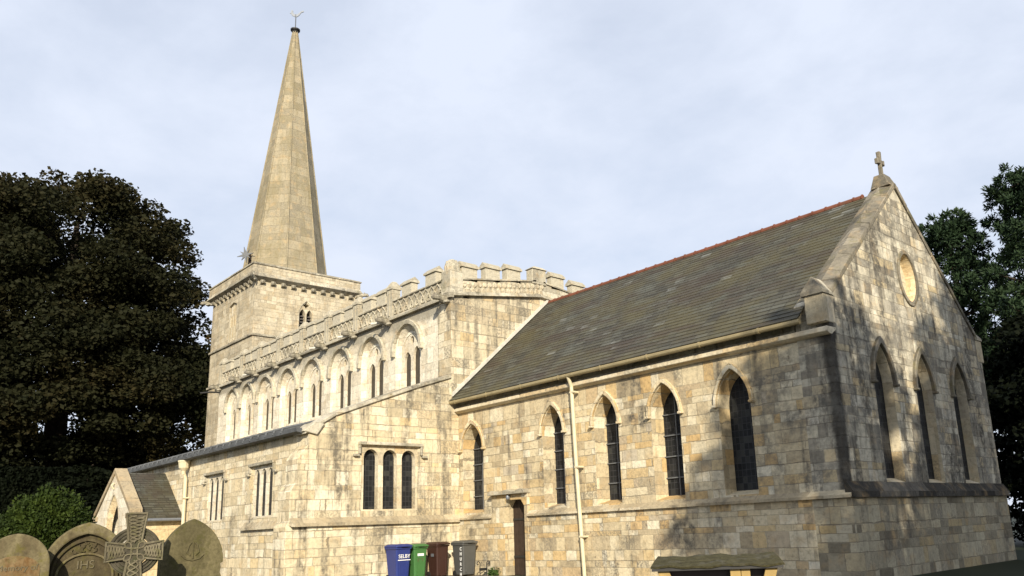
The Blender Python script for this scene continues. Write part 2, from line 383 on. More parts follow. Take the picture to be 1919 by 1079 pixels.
def gravemat(name, c1, c2, moss, seed):
    mt, nt, bs = newmat(name)
    b = NB(nt)
    tc = b.n('ShaderNodeTexCoord').outputs['Object']
    P = b.n('ShaderNodeMapping'); b.put(P.inputs['Vector'], tc); P.inputs['Location'].default_value = (seed * 5.1, seed * 2.3, 0)
    tcv = P.outputs[0]
    n = b.noise(tcv, scale=26, detail=6, rough=0.7)
    n2 = b.noise(b.scale(tcv, (1, 1, 0.4)), scale=5.5, detail=5, rough=0.62)
    c = b.mix(b.step(n2, 0.36, 0.64), c1, c2)
    c = b.mix(1.0, c, b.ramp(n, [(0.25, (0.62, 0.62, 0.60)), (0.75, (1.35, 1.35, 1.3))]), 'MULTIPLY')
    mo = b.step(b.noise(tcv, scale=8.0, detail=6, rough=0.7), 0.50, 0.66)
    c = b.mix(b.math('MULTIPLY', mo, 0.55), c, moss)
    b.put(bs.inputs['Base Color'], c)
    bs.inputs['Roughness'].default_value = 0.95
    bs.inputs['Specular IOR Level'].default_value = 0.1
    b.put(bs.inputs['Normal'], b.bump(n, 0.006, 0.8))
    return mt
M['grave_a'] = gravemat('olive_gravestone', (0.0897, 0.0771, 0.0416), (0.1365, 0.1161, 0.0637), (0.0663, 0.0636, 0.0174), 1)
M['grave_b'] = gravemat('brown_gravestone', (0.0585, 0.0464, 0.0282), (0.0897, 0.0734, 0.0416), (0.0858, 0.0786, 0.0201), 2)
M['grave_c'] = gravemat('ochre_gravestone', (0.096, 0.0768, 0.0447), (0.168, 0.1421, 0.0826), (0.104, 0.0922, 0.0172), 3)
M['grave_x'] = gravemat('grey_cross_stone', (0.05, 0.044, 0.033), (0.085, 0.075, 0.056), (0.05, 0.055, 0.022), 4)  # darker base, stands in for shade in the knotwork recesses
M['grave_k'] = gravemat('lightened_knotwork_stone', (0.12, 0.1037, 0.0688), (0.176, 0.1536, 0.1066), (0.096, 0.0922, 0.0344), 7)  # strands coloured lighter so the raised knots look lit
M['relief'] = gravemat('worn_relief_stone', (0.1156, 0.0979, 0.0643), (0.1768, 0.1534, 0.1023), (0.0816, 0.075, 0.0292), 5)
M['rust_stain'] = gravemat('rusty_worn_stone', (0.13, 0.075, 0.032), (0.20, 0.15, 0.085), (0.10, 0.09, 0.03), 6)

def leafmat(name, cols, scale=0.6, trans=0.25, spec=0.2):
    mt, nt, bs = newmat(name)
    b = NB(nt)
    tc = b.n('ShaderNodeTexCoord').outputs['Object']
    n = b.noise(tc, scale=scale, detail=3)
    n2 = b.noise(tc, scale=scale * 9, detail=2)
    f = b.math('ADD', b.math('MULTIPLY', n, 0.65), b.math('MULTIPLY', n2, 0.35))
    c = b.ramp(f, [(0.32, cols[0]), (0.5, cols[1]), (0.68, cols[2])])
    b.put(bs.inputs['Base Color'], c)
    bs.inputs['Roughness'].default_value = 0.7
    bs.inputs['Specular IOR Level'].default_value = spec
    tr = b.n('ShaderNodeBsdfTranslucent'); b.put(tr.inputs['Color'], c)
    mx = b.n('ShaderNodeMixShader'); mx.inputs[0].default_value = trans
    out = nt.nodes['Material Output']
    nt.links.new(bs.outputs[0], mx.inputs[1]); nt.links.new(tr.outputs[0], mx.inputs[2]); nt.links.new(mx.outputs[0], out.inputs[0])
    return mt
M['beech'] = leafmat('copper_beech_leaves', [(0.009, 0.012, 0.005), (0.020, 0.0205, 0.0085), (0.043, 0.033, 0.0125)], 0.22, 0.2, 0.08)
M['autumn'] = leafmat('autumn_leaves', [(0.05, 0.05, 0.015), (0.10, 0.075, 0.02), (0.16, 0.085, 0.025)], 0.25)
M['pine'] = leafmat('pine_needles', [(0.010, 0.022, 0.010), (0.022, 0.042, 0.017), (0.040, 0.062, 0.022)], 0.5, 0.1)
M['yew'] = leafmat('dark_yew', [(0.003, 0.0045, 0.0025), (0.005, 0.007, 0.0035), (0.009, 0.011, 0.005)], 0.4, 0.05, 0.04)
M['bush'] = leafmat('clipped_bush_leaves', [(0.010, 0.018, 0.003), (0.025, 0.042, 0.005), (0.055, 0.078, 0.010)], 2.2, 0.15)
M['weed'] = leafmat('weed_leaves', [(0.03, 0.06, 0.015), (0.05, 0.09, 0.02), (0.07, 0.12, 0.03)], 4)
M['grass'] = leafmat('lawn_grass', [(0.007, 0.011, 0.004), (0.013, 0.018, 0.006), (0.02, 0.025, 0.009)], 0.3, 0.0)
M['gravel'] = plain('gravel_path', (0.17, 0.15, 0.115), 0.95, 0.1, var=0.5, scale=30, bump=0.03)

# ------------------------------------------------------------------ mesh helpers
class MB:
    def __init__(s): s.v, s.f = [], []
    def add(s, vs, fs):
        o = len(s.v); s.v += [tuple(v) for v in vs]; s.f += [tuple(i + o for i in f) for f in fs]; return s
    def box(s, x0, x1, y0, y1, z0, z1):
        return s.add([(x0, y0, z0), (x1, y0, z0), (x1, y1, z0), (x0, y1, z0), (x0, y0, z1), (x1, y0, z1), (x1, y1, z1), (x0, y1, z1)],
                     [(0, 3, 2, 1), (4, 5, 6, 7), (0, 1, 5, 4), (1, 2, 6, 5), (2, 3, 7, 6), (3, 0, 4, 7)])
    def prism(s, pts, fr, d0, d1):
        n = len(pts)
        vs = [fr(u, v, d0) for u, v in pts] + [fr(u, v, d1) for u, v in pts]
        fs = [tuple(range(n)), tuple(range(2 * n - 1, n - 1, -1))] + [(i, i + n, (i + 1) % n + n, (i + 1) % n) for i in range(n)]
        return s.add(vs, fs)
    def strip(s, A, B, fr, dA, dB):          # loft between two open profiles with equal counts
        n = len(A)
        return s.add([fr(u, v, dA) for u, v in A] + [fr(u, v, dB) for u, v in B], [(i, i + 1, n + i + 1, n + i) for i in range(n - 1)])
    def ring(s, A, B, fr, d0, d1):           # solid band between outer profile A and inner profile B (open, same counts)
        n = len(A)
        P = [fr(u, v, d0) for u, v in A] + [fr(u, v, d0) for u, v in B] + [fr(u, v, d1) for u, v in A] + [fr(u, v, d1) for u, v in B]
        F = []
        for i in range(n - 1):
            j = i + 1
            F += [(i, j, n + j, n + i), (2 * n + i, 3 * n + i, 3 * n + j, 2 * n + j), (i, 2 * n + i, 2 * n + j, j), (n + i, n + j, 3 * n + j, 3 * n + i)]
        F += [(0, n, 3 * n, 2 * n), (n - 1, 3 * n - 1, 4 * n - 1, 2 * n - 1)]
        return s.add(P, F)
    def tube(s, path, r, n=8, closed=False):
        path = [Vector(p) for p in path]; L = len(path); vs = []; fs = []
        rr = r if isinstance(r, (list, tuple)) else [r] * L
        prev = None
        for i, p in enumerate(path):
            if closed: d = (path[(i + 1) % L] - path[i - 1])
            else: d = path[min(i + 1, L - 1)] - path[max(i - 1, 0)]
            d.normalize()
            a = prev if prev is not None else (Vector((0, 0, 1)) if abs(d.z) < 0.9 else Vector((1, 0, 0)))
            a = (a - d * a.dot(d)).normalized(); prev = a; c = d.cross(a)
            for k in range(n):
                t = 2 * math.pi * k / n
                vs.append(p + (a * math.cos(t) + c * math.sin(t)) * rr[i])
        m_ = L if closed else L - 1
        for i in range(m_):
            j = (i + 1) % L
            for k in range(n): fs.append((i * n + k, i * n + (k + 1) % n, j * n + (k + 1) % n, j * n + k))
        if not closed: fs += [tuple(range(n - 1, -1, -1)), tuple((L - 1) * n + k for k in range(n))]
        return s.add(vs, fs)
    def lathe(s, c, prof, n=16):
        vs, fs = [], []
        for r, z in prof:
            for k in range(n):
                t = 2 * math.pi * k / n
                vs.append((c[0] + r * math.cos(t), c[1] + r * math.sin(t), c[2] + z))
        for i in range(len(prof) - 1):
            for k in range(n): fs.append((i * n + k, i * n + (k + 1) % n, (i + 1) * n + (k + 1) % n, (i + 1) * n + k))
        fs += [tuple(range(n - 1, -1, -1)), tuple((len(prof) - 1) * n + k for k in range(n))]
        return s.add(vs, fs)
    def mesh(s, name):
        me = bpy.data.meshes.new(name)
        me.from_pydata(s.v, [], s.f)
        bm = bmesh.new(); bm.from_mesh(me)
        bmesh.ops.recalc_face_normals(bm, faces=bm.faces)
        bm.to_mesh(me); bm.free()
        return me
    def build(s, name, mat, parent=None, bevel=0.0, smooth=False, cut=None, label=None):
        me = s.mesh(name)
        return link(name, me, mat, parent, bevel, smooth, cut, label)

def wpos(o):
    p = Vector((0, 0, 0))
    while o is not None:
        p += Vector(o.location); o = o.parent
    return p

def link(name, me, mat, parent=None, bevel=0.0, smooth=False, cut=None, label=None):
    o = bpy.data.objects.new(name, me)
    COL.objects.link(o)
    if mat is not None: me.materials.append(mat)
    if cut is not None and cut.v:
        cme = cut.mesh('cut_tmp')
        co = bpy.data.objects.new('cut_tmp', cme); COL.objects.link(co)
        md = o.modifiers.new('b', 'BOOLEAN'); md.operation = 'DIFFERENCE'; md.solver = 'EXACT'; md.object = co
        dg = bpy.context.evaluated_depsgraph_get()
        me2 = bpy.data.meshes.new_from_object(o.evaluated_get(dg))
        o.modifiers.clear(); o.data = me2; me2.name = name
        if not me2.materials: me2.materials.append(mat)
        bpy.data.objects.remove(co); bpy.data.meshes.remove(cme)
    if smooth:
        for p in o.data.polygons: p.use_smooth = True
    if bevel:
        md = o.modifiers.new('bevel', 'BEVEL'); md.width = bevel; md.segments = 2; md.limit_method = 'ANGLE'; md.angle_limit = R(40)
    if parent is not None:
        o.parent = parent
        if parent.type == 'EMPTY' or True:
            o.location = -wpos(parent)
    if label: o['label'] = label
    return o

def thing(name, label, cat, loc=(0, 0, 0), group=None, kind=None):
    o = bpy.data.objects.new(name, None); COL.objects.link(o)
    o.location = loc; o['label'] = label; o['category'] = cat
    o.empty_display_size = 0.3
    if group: o['group'] = group
    if kind: o['kind'] = kind
    return o

def FS(y0): return lambda u, v, d: (u, y0 + d, v)          # south-facing wall, u = x, depth into wall = +y
def FE(x0): return lambda u, v, d: (x0 - d, u, v)          # east-facing wall, u = y, depth into wall = -x

def arch(c, hw, sill, spring, apex, n=8, flat=False, point=1.0):
    """open profile from left foot up over the pointed head to right foot"""
    rise = apex - spring
    pts = [(c - hw, sill)]
    # two arcs meeting at the apex
    for side in (-1, 1):
        seq = []
        rad = (hw * hw + rise * rise) / (2 * hw)
        if rise < hw * 1.001:          # flatter head: use a pointed super-ellipse
            for i in range(n + 1):
                t = i / n
                seq.append((c + side * hw * (1 - t), spring + rise * (1 - (1 - t) ** 2.2) ** 0.5 * (1 - 0.0 * t)))
        else:
            cx = c - side * (rad - hw)
            a1 = math.atan2(rise, (rad - hw))
            for i in range(n + 1):
                a = a1 * i / n
                seq.append((cx + side * rad * math.cos(a), spring + rad * math.sin(a)))
        pts += seq if side < 0 else list(reversed(seq))[1:]
    pts.append((c + hw, sill))
    return pts

# ------------------------------------------------------------------ THE CHURCH
CH = thing('church', 'cream limestone church with a tall spire, a battlemented nave and a slate chancel roof', 'church', (-15, 0, 0))
LX, WD = -15.0, 9.3          # chancel length and width
T = 0.9

# ---- chancel south wall with five lancets
S0 = FS(0.0)
LANC = [(-14.15, 0.60, 5.18, 4.30, 0.55), (-9.90, 0.50, 5.28, 4.42, 0.58), (-7.53, 0.50, 5.27, 4.42, 0.58), (-5.23, 0.52, 5.27, 4.42, 0.58), (-2.90, 0.50, 5.28, 4.42, 0.50)]
cut = MB()
for c, hw, ap, sp, dp in LANC:
    cut.prism(arch(c, hw, 2.08, sp, ap), S0, -0.5, T + 0.5)
cut.box(-13.0, -11.14, -0.5, 1.5, 1.0, 2.62)
MB().prism([(LX, 1.98), (-0.9, 1.98), (-0.9, 5.78), (LX, 5.78)], S0, 0, T).build('chancel_wall', M['chancel'], CH, cut=cut)
# lower wall stage stands proud
cut = MB().box(-13.0, -11.14, -0.8, 1.5, -0.2, 2.5)
MB().prism([(LX, -0.1), (-0.9, -0.1), (-0.9, 1.98), (LX, 1.98)], FS(-0.07), 0, T).build('chancel_plinth', M['lower'], CH, cut=cut)

def lancet(fr, c, hw, ap, sp, sill, dp, stone_mat, hood_mat, bars, hood_drop=0.0, hood_w=0.11):
    A = arch(c, hw, sill, sp, ap)
    B = arch(c, hw - 0.05, sill + 0.05, sp, ap - 0.09)
    w = MB().strip(A, B, fr, 0.0, dp)
    w.add([fr(c - hw, sill, 0), fr(c + hw, sill, 0), fr(c + hw - 0.05, sill + 0.12, dp), fr(c - hw + 0.05, sill + 0.12, dp)], [(0, 1, 2, 3)])
    win = w.build('lancet_window', stone_mat, CH)
    MB().prism(arch(c, hw - 0.03, sill + 0.02, sp, ap - 0.07), fr, dp - 0.012, dp + 0.02).build('glass', M['glass'], win)
    Hf = sp - hood_drop
    O = arch(c, hw + hood_w + 0.02, Hf, sp, ap + hood_w + 0.10); I = arch(c, hw + 0.02, Hf, sp, ap + 0.03)
    O = O[1:-1] if hood_drop == 0 else O; I = I[1:-1] if hood_drop == 0 else I
    h = MB().ring(O, I, fr, -0.09, 0.05)
    for sgn in (-1, 1):
        h.prism([(c + sgn * (hw - 0.0), Hf - 0.07), (c + sgn * (hw + hood_w + 0.06), Hf - 0.07), (c + sgn * (hw + hood_w + 0.06), Hf - 0.001), (c + sgn * (hw - 0.0), Hf - 0.001)], fr, -0.12, 0.04)
    h.build('hood_mould', hood_mat, win, bevel=0.02)
    if bars:
        g = MB()
        nb = 5
        for i in range(1, nb):
            z = sill + (sp + 0.2 - sill) * i / (nb - 0.7)
            g.prism([(c - hw + 0.04, z), (c + hw - 0.04, z), (c + hw - 0.04, z + 0.03), (c - hw + 0.04, z + 0.03)], fr, dp - 0.06, dp - 0.02)
        g.prism([(c - 0.014, sill + 0.1), (c + 0.014, sill + 0.1), (c + 0.014, ap - 0.25), (c - 0.014, ap - 0.25)], fr, dp - 0.055, dp - 0.022)
        g.build('glazing_bars', M['bars'], win)
    return win
for i, (c, hw, ap, sp, dp) in enumerate(LANC):
    lancet(S0, c, hw, ap, sp, 2.08, dp * 0.86, M['reveal'], M['reveal'], i < 4, hood_w=0.09)

# string course under the windows, interrupted by the priest's door
def string_prof(fr_pts, mat, name, parent, fr, u0, u1, zb, zt, proj, inset=0.05):
    b = MB()
    prof = [(-proj, zb), (-proj, zb + (zt - zb) * 0.38), (0.0 - 0.005, zt), (inset, zt), (inset, zb + 0.03), (-proj * 0.35, zb + 0.03)]
    n = len(prof)
    vs = [fr(u0, z, d) for d, z in prof] + [fr(u1, z, d) for d, z in prof]
    fs = [tuple(range(n)), tuple(range(2 * n - 1, n - 1, -1))] + [(i, i + n, (i + 1) % n + n, (i + 1) % n) for i in range(n)]
    b.add(vs, fs)
    return b.build(name, mat, parent)
string_prof(None, M['string'], 'string_course', CH, S0, -11.12, 0.10, 1.86, 2.04, 0.16)
string_prof(None, M['string'], 'string_course', CH, S0, -14.90, -13.02, 1.86, 2.02, 0.15)
string_prof(None, M['crust'], 'string_course', CH, FE(0.0), -0.10, WD + 0.12, 1.86, 2.22, 0.15).__setitem__('label', 'black crusted string course of the gable end')
# cornice below the gutter
cb = MB()
prof = [(-0.19, 5.84), (-0.20, 5.72), (-0.10, 5.67), (0.02, 5.66), (0.25, 5.80), (0.25, 5.85)]
n = len(prof)
cb.add([(LX, d, z) for d, z in prof] + [(0.03, d, z) for d, z in prof],
       [tuple(range(n)), tuple(range(2 * n - 1, n - 1, -1))] + [(i, i + n, (i + 1) % n + n, (i + 1) % n) for i in range(n)])
cb.build('cornice', M['trim'], CH, bevel=0.015)
gt = MB().tube([(LX + 0.02, -0.36, 6.04), (-0.56, -0.36, 6.04)], 0.07, 10)
for i in range(8):
    x = LX + 0.3 + i * 1.85
    gt.tube([(x, -0.36, 6.04), (x + 0.06, -0.36, 6.04)], 0.085, 10)
gt.build('gutter', M['gutter'], CH)
dpz = MB().tube([(-8.72, -0.36, 6.02), (-8.72, -0.30, 5.9), (-8.72, -0.22, 5.7), (-8.66, -0.2, 3.0), (-8.52, -0.2, 0.0)], 0.058, 10)
for z in (5.5, 3.2, 1.15):
    dpz.box(-8.78 + (5.7 - z) * 0.035, -8.58 + (5.7 - z) * 0.035, -0.27, -0.06, z, z + 0.05)
dpz.build('downpipe', M['pipe'], CH, label='cream downpipe on the chancel wall')

# priest's door
fr = FS(-0.10)
cut = MB().prism([(-12.32, -0.5), (-12.32, 2.2), (-12.15, 2.42), (-11.47, 2.42), (-11.30, 2.2), (-11.30, -0.5)], fr, -0.4, 0.62)
sur = MB().prism([(-13.0, -0.1), (-11.14, -0.1), (-11.14, 2.6), (-13.0, 2.6)], fr, 0, 0.8).build('door_surround', M['lower'], CH, cut=cut)
d = MB()
for k in range(5):
    x0 = -12.30 + k * 0.2
    d.prism([(x0 + 0.004, 0), (x0 + 0.194, 0), (x0 + 0.194, 2.42), (x0 + 0.004, 2.42)], fr, 0.36, 0.42)
dr = d.build('door', M['door'], CH, bevel=0.008)
for z in (0.55, 1.75):
    MB().box(-12.28, -11.34, 0.235, 0.258, z, z + 0.07).build('strap_hinge', M['iron'], dr)
hd = MB()
pts = [(-13.05, 2.60), (-11.10, 2.60), (-11.12, 2.68)] + [(-11.12 - 1.9 * t, 2.72 + 0.035 * math.sin(t * 16)) for t in np.linspace(0.05, 0.97, 14)] + [(-13.03, 2.68)]
hd.prism(pts, S0, -0.26, 0.05).build('door_hood', M['trim_dark'], CH, bevel=0.012)
lp = MB().lathe((-12.05, -0.16, 2.44), [(0.02, 0.15), (0.05, 0.13), (0.075, 0.06), (0.06, 0.0), (0.02, -0.01)], 12).build('door_lamp', M['zinc'], CH)

# ---- east gable wall
E0 = FE(0.0)
def coping_z(y, base=6.80, apex=10.86, mid=4.65): return base + (apex - base) * (1 - abs(y - mid) / (mid - 0.0))
GL = [(2.40, 0.50), (4.76, 0.50), (7.15, 0.50)]
cut = MB()
for c, hw in GL: cut.prism(arch(c, hw, 2.22, 4.72, 5.70), E0, -0.5, T + 0.4)
oval = [(4.70 + 0.50 * math.sin(t) * (1 - 0.10 * abs(math.cos(t)) ** 3), 7.90 + 0.70 * math.cos(t)) for t in np.linspace(0, 2 * math.pi, 28, endpoint=False)]
cut.prism(oval, E0, -0.5, 0.28)
gp = [(0.0, 1.98), (WD, 1.98), (WD, 6.50), (4.65, 10.58), (0.0, 6.50)]
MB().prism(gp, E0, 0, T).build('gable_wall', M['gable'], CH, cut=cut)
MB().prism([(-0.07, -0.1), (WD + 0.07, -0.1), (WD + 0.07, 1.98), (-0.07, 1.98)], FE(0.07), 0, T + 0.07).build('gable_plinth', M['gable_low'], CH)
for c, hw in GL:
    lancet(E0, c, hw, 5.70, 4.72, 2.22, 0.26, M['trim'], M['cop_dark'], False, hood_w=0.12)
ow = MB()
OI = [(4.70 + (u - 4.70) * 0.86, 7.90 + (v - 7.90) * 0.88) for u, v in oval]
OO = [(4.70 + (u - 4.70) * 1.22, 7.90 + (v - 7.90) * 1.18) for u, v in oval]
ow.strip(oval + oval[:1], OI + OI[:1], E0, 0.0, 0.27)
ovw = ow.build('oval_window', M['lintel'], CH)
MB().prism(OI, E0, 0.24, 0.27).build('blocking_stone', M['trim'], ovw)
MB().ring(OO + OO[:1], oval + oval[:1], E0, -0.05, 0.04).build('hood_mould', M['cop_dark'], ovw, bevel=0.02)

# gable coping, kneelers and cross
def coping(name, mat, mid, y_end, base, apex, x0, x1, th, segs, parent):
    b = MB()
    for sgn in (-1, 1):
        for k in range(segs):
            t0, t1 = k / segs, (k + 1) / segs - 0.006
            j = random.uniform(-0.012, 0.012)
            pts = []
            for t in (t0, t1):
                y = mid + sgn * (1 - t) * abs(mid - y_end); z = base + (apex - base) * t
                pts.append((y, z))
            (ya, za), (yb, zb) = pts
            vs = []
            for x, dz in ((x0, -0.03), (x1, -0.03), ((x0 + x1) / 2, 0.10)):
                vs += [(x + j, ya, za + dz), (x + j, yb, zb + dz)]
            vs += [(x0 + j, ya, za - th), (x0 + j, yb, zb - th), (x1 + j, ya, za - th), (x1 + j, yb, zb - th)]
            b.add(vs, [(0, 1, 5, 4), (2, 4, 5, 3), (0, 6, 7, 1), (2, 3, 9, 8), (6, 8, 9, 7), (0, 4, 2, 8, 6), (1, 7, 9, 3, 5)])
    return b.build(name, mat, parent, bevel=0.02)
coping('gable_coping', M['cop_dark'], 4.65, 0.22, 6.86, 10.82, -0.66, 0.05, 0.20, 7, CH)
for sgn, yk in ((1, 0.0), (-1, WD)):
    y0, y1 = (yk - 0.17, yk + 0.30) if sgn > 0 else (yk - 0.30, yk + 0.17)
    k = MB().box(-0.50, 0.012, y0, y1, 5.96, 6.66)
    k.build('kneeler', M['trim'], CH, bevel=0.02)
    ym = (y0 + y1) / 2
    k2 = MB().add([(-0.56, y0 - 0.05, 6.66), (0.04, y0 - 0.05, 6.66), (0.04, y1, 6.66), (-0.56, y1, 6.66), (-0.56, y0 - 0.05, 6.74), (0.04, y0 - 0.05, 6.74), (0.04, y1, 6.74), (-0.56, y1, 6.74), (-0.26, y0 + 0.02, 7.12), (-0.26, y1, 7.12)],
                  [(0, 3, 2, 1), (0, 1, 5, 4), (1, 2, 6, 5), (2, 3, 7, 6), (3, 0, 4, 7), (4, 5, 8), (5, 6, 9, 8), (6, 7, 9), (7, 4, 8, 9)])
    k2.build('kneeler_cap', M['trim_dark'], CH)
cr = MB()
cr.add([(-0.56, 4.36, 10.66), (0.03, 4.36, 10.66), (0.03, 4.94, 10.66), (-0.56, 4.94, 10.66), (-0.45, 4.45, 11.08), (-0.15, 4.45, 11.08), (-0.15, 4.85, 11.08), (-0.45, 4.85, 11.08)],
       [(0, 3, 2, 1), (4, 5, 6, 7), (0, 1, 5, 4), (1, 2, 6, 5), (2, 3, 7, 6), (3, 0, 4, 7)])
cross_pts = [(-0.055, 11.08), (0.055, 11.08), (0.045, 11.47), (0.24, 11.44), (0.24, 11.62), (0.045, 11.58), (0.075, 11.86), (-0.075, 11.86), (-0.045, 11.58), (-0.24, 11.62), (-0.24, 11.44), (-0.045, 11.47)]
cr.prism([(4.65 + u * 0.85, v) for u, v in cross_pts], FE(-0.24), 0, 0.12)
cr.build('gable_cross', M['cop_dark'], CH, bevel=0.02, label='small stone cross on the gable apex')

# north wall (closes the chancel)
MB().box(LX, -0.9, WD - T, WD, -0.1, 6.2).build('north_wall', M['chancel'], CH)

# ---- chancel roof: stepped slate courses
def slate_roof(name, mat, x0, x1, ye, ze, yr, zr, course, parent, axis='x', lift=0.013):
    b = MB()
    L = math.hypot(yr - ye, zr - ze); n = max(2, int(round(L / course)))
    s = 1 if yr > ye else -1
    ny, nz = -(zr - ze) / L * s * s, abs(yr - ye) / L
    nyv = -(zr - ze) / L if s > 0 else (zr - ze) / L
    for i in range(n):
        t0, t1 = i / n, (i + 1) / n + 0.3 / n
        t1 = min(t1, 1.0)
        ya, za = ye + (yr - ye) * t0, ze + (zr - ze) * t0
        yb, zb = ye + (yr - ye) * t1, ze + (zr - ze) * t1
        up = lift * 1.35
        P = [(ya + nyv * (lift + up), za + nz * (lift + up)), (yb + nyv * lift, zb + nz * lift), (yb, zb), (ya + nyv * up * 0.2, za + nz * up * 0.2)]
        if axis == 'x': vs = [(x0, y, z) for y, z in P] + [(x1, y, z) for y, z in P]
        else: vs = [(y, x0, z) for y, z in P] + [(y, x1, z) for y, z in P]
        b.add(vs, [(0, 1, 2, 3), (7, 6, 5, 4), (0, 4, 5, 1), (1, 5, 6, 2), (2, 6, 7, 3), (3, 7, 4, 0)])
    return b.build(name, mat, parent)
slate_roof('chancel_roof', M['slate'], LX + 0.01, -0.60, -0.40, 6.10, 4.65, 10.62, 0.2, CH)
slate_roof('chancel_roof', M['slate'], LX + 0.01, -0.60, WD + 0.40, 6.10, 4.65, 10.62, 0.2, CH)
rd = MB()
x = LX
while x < -0.95:
    x2 = min(x + 0.46, -0.93)
    rd.tube([(x + 0.008, 4.65, 10.62), (x2 - 0.008, 4.65, 10.62)], 0.095, 10)
    rd.tube([(x2 - 0.03, 4.65, 10.63), (x2, 4.65, 10.63)], 0.108, 10)
    x += 0.46
rd.build('ridge_tiles', M['ridge'], CH)
fl = MB()
fl.prism([(-0.30, 6.28), (-0.30, 6.42), (4.65, 10.85), (4.65, 10.70)], FE(-14.96), -0.05, 0.05)
fl.build('roof_flashing', M['flash'], CH)
MB().box(LX, -0.95, 0.02, WD - 0.02, 5.885, 6.35).build('eaves_gap_fill', M['trim_dark'], CH)  # fill behind the gutter; its dark stone deepens the eaves shadow gap

# ---- nave
NY, NN = -0.30, 9.60
N0 = FS(NY)
NW = -37.9
CL = [-17.95, -20.72, -23.45, -26.18, -28.75, -31.38, -33.70, -35.75]
def cl_w(i): return 0.93 if i < 6 else 0.86
cut = MB()
for i, c in enumerate(CL): cut.prism(arch(c, cl_w(i), 6.62, 8.62, 9.62), N0, -0.5, 0.55)
MB().prism([(NW, 5.5), (-15.85, 5.5), (-15.85, 10.14), (NW, 10.14)], N0, 0, 0.85).build('clerestory_wall', M['clere'], CH, cut=cut)
# corner pier of the nave and east wall above the chancel
MB().box(-15.85, -15.0, NY, 0.55, 5.5, 10.14).build('corner_pier', M['nave'], CH)
NE_ = FE(-15.0)
MB().prism([(0.55, 5.9), (NN, 5.9), (NN, 10.1), (4.2, 10.78), (0.55, 10.27)], NE_, 0, 0.85).build('nave_east_wall', M['nave'], CH)
MB().box(NW, -15.85, NN - 0.85, NN, 0, 10.1).build('nave_north_wall', M['nave'], CH)
for i, c in enumerate(CL):
    hw = cl_w(i)
    A = arch(c, hw, 6.62, 8.62, 9.62); Bp = arch(c, hw - 0.20, 6.75, 8.62, 9.40)
    w = MB().strip(A, Bp, N0, 0.0, 0.20)
    w.add([N0(c - hw, 6.62, 0), N0(c + hw, 6.62, 0), N0(c + hw - 0.2, 6.85, 0.20), N0(c - hw + 0.2, 6.85, 0.20)], [(0, 1, 2, 3)])
    # inner rebate moulding
    C1 = arch(c, hw - 0.20, 6.75, 8.62, 9.40); C2 = arch(c, hw - 0.28, 6.8, 8.6, 9.28)
    w.ring(C1, C2, N0, 0.165, 0.22)
    win = w.build('clerestory_window', M['clere'], CH)
    cc = MB()
    for s in (-1, 1):
        lc = c + s * (hw - 0.28) * 0.5
        cc.prism(arch(lc, (hw - 0.28) * 0.36, 6.95, 8.22 + 0.14 * (s > 0), 8.58 + 0.14 * (s > 0)), N0, 0.1, 0.6)
    cc.prism([(c + 0.13 * math.cos(t), 9.02 + 0.17 * math.sin(t)) for t in np.linspace(0, 2 * math.pi, 10, endpoint=False)], N0, 0.1, 0.6)
    MB().prism(Bp, N0, 0.198, 0.38).build('tracery', M['clere'], win, cut=cc)
    MB().prism(arch(c, hw - 0.22, 6.8, 8.6, 9.36), N0, 0.30, 0.33).build('glass', M['glass_tan'], win)
    O = arch(c, hw + 0.18, 8.45, 8.62, 9.82); I = arch(c, hw + 0.01, 8.45, 8.62, 9.64)
    MB().ring(O, I, N0, -0.15, 0.06).build('hood_mould', M['parapet'], win, bevel=0.025)

# nave string and parapets
string_prof(None, M['trim_dark'], 'parapet_string', CH, N0, NW, -14.86, 10.02, 10.24, 0.17)
def band(name, y0, z0, y1, z1, xo, h, proj, th, mat):
    MB().add([(xo + proj, y0, z0), (xo + proj, y1, z1), (xo + proj * 0.4, y1, z1 + h), (xo + proj * 0.4, y0, z0 + h), (xo - th, y0, z0), (xo - th, y1, z1), (xo - th, y1, z1 + h), (xo - th, y0, z0 + h)],
             [(0, 1, 2, 3), (7, 6, 5, 4), (0, 3, 7, 4), (1, 5, 6, 2), (3, 2, 6, 7), (0, 4, 5, 1)]).build(name, mat, CH, bevel=0.02)
band('parapet_string', NY - 0.15, 10.10, 4.2, 10.78, -15.0, 0.17, 0.15, 0.3, M['trim_dark'])
band('parapet_string', NN + 0.15, 10.10, 4.2, 10.78, -15.0, 0.17, 0.15, 0.3, M['trim_dark'])

PX = [-15.27, -19.30, -22.15, -24.85, -27.45, -30.05, -32.5, -34.75, -37.7]
# south parapet
par = MB().prism([(NW, 10.14), (-15.35, 10.14), (-15.35, 10.84), (NW, 10.84)], FS(NY + 0.02), 0, 0.32).build('parapet', M['parapet'], CH, label='carved battlemented parapet of the nave south side')
def merlon_mesh():
    b = MB().box(-0.36, 0.36, 0.0, 0.30, 0.0, 0.42)
    b.add([(-0.42, -0.06, 0.42), (0.42, -0.06, 0.42), (0.42, 0.36, 0.42), (-0.42, 0.36, 0.42), (-0.42, -0.06, 0.48), (0.42, -0.06, 0.48), (0.42, 0.36, 0.48), (-0.42, 0.36, 0.48), (-0.42, 0.13, 0.62), (0.42, 0.13, 0.62)],
          [(0, 3, 2, 1), (0, 1, 5, 4), (2, 3, 7, 6), (4, 5, 9, 8), (6, 7, 8, 9), (0, 4, 8, 7, 3), (1, 2, 6, 9, 5)])
    return b.mesh('merlon')
MERL = merlon_mesh(); MERL.materials.append(M['parapet'])
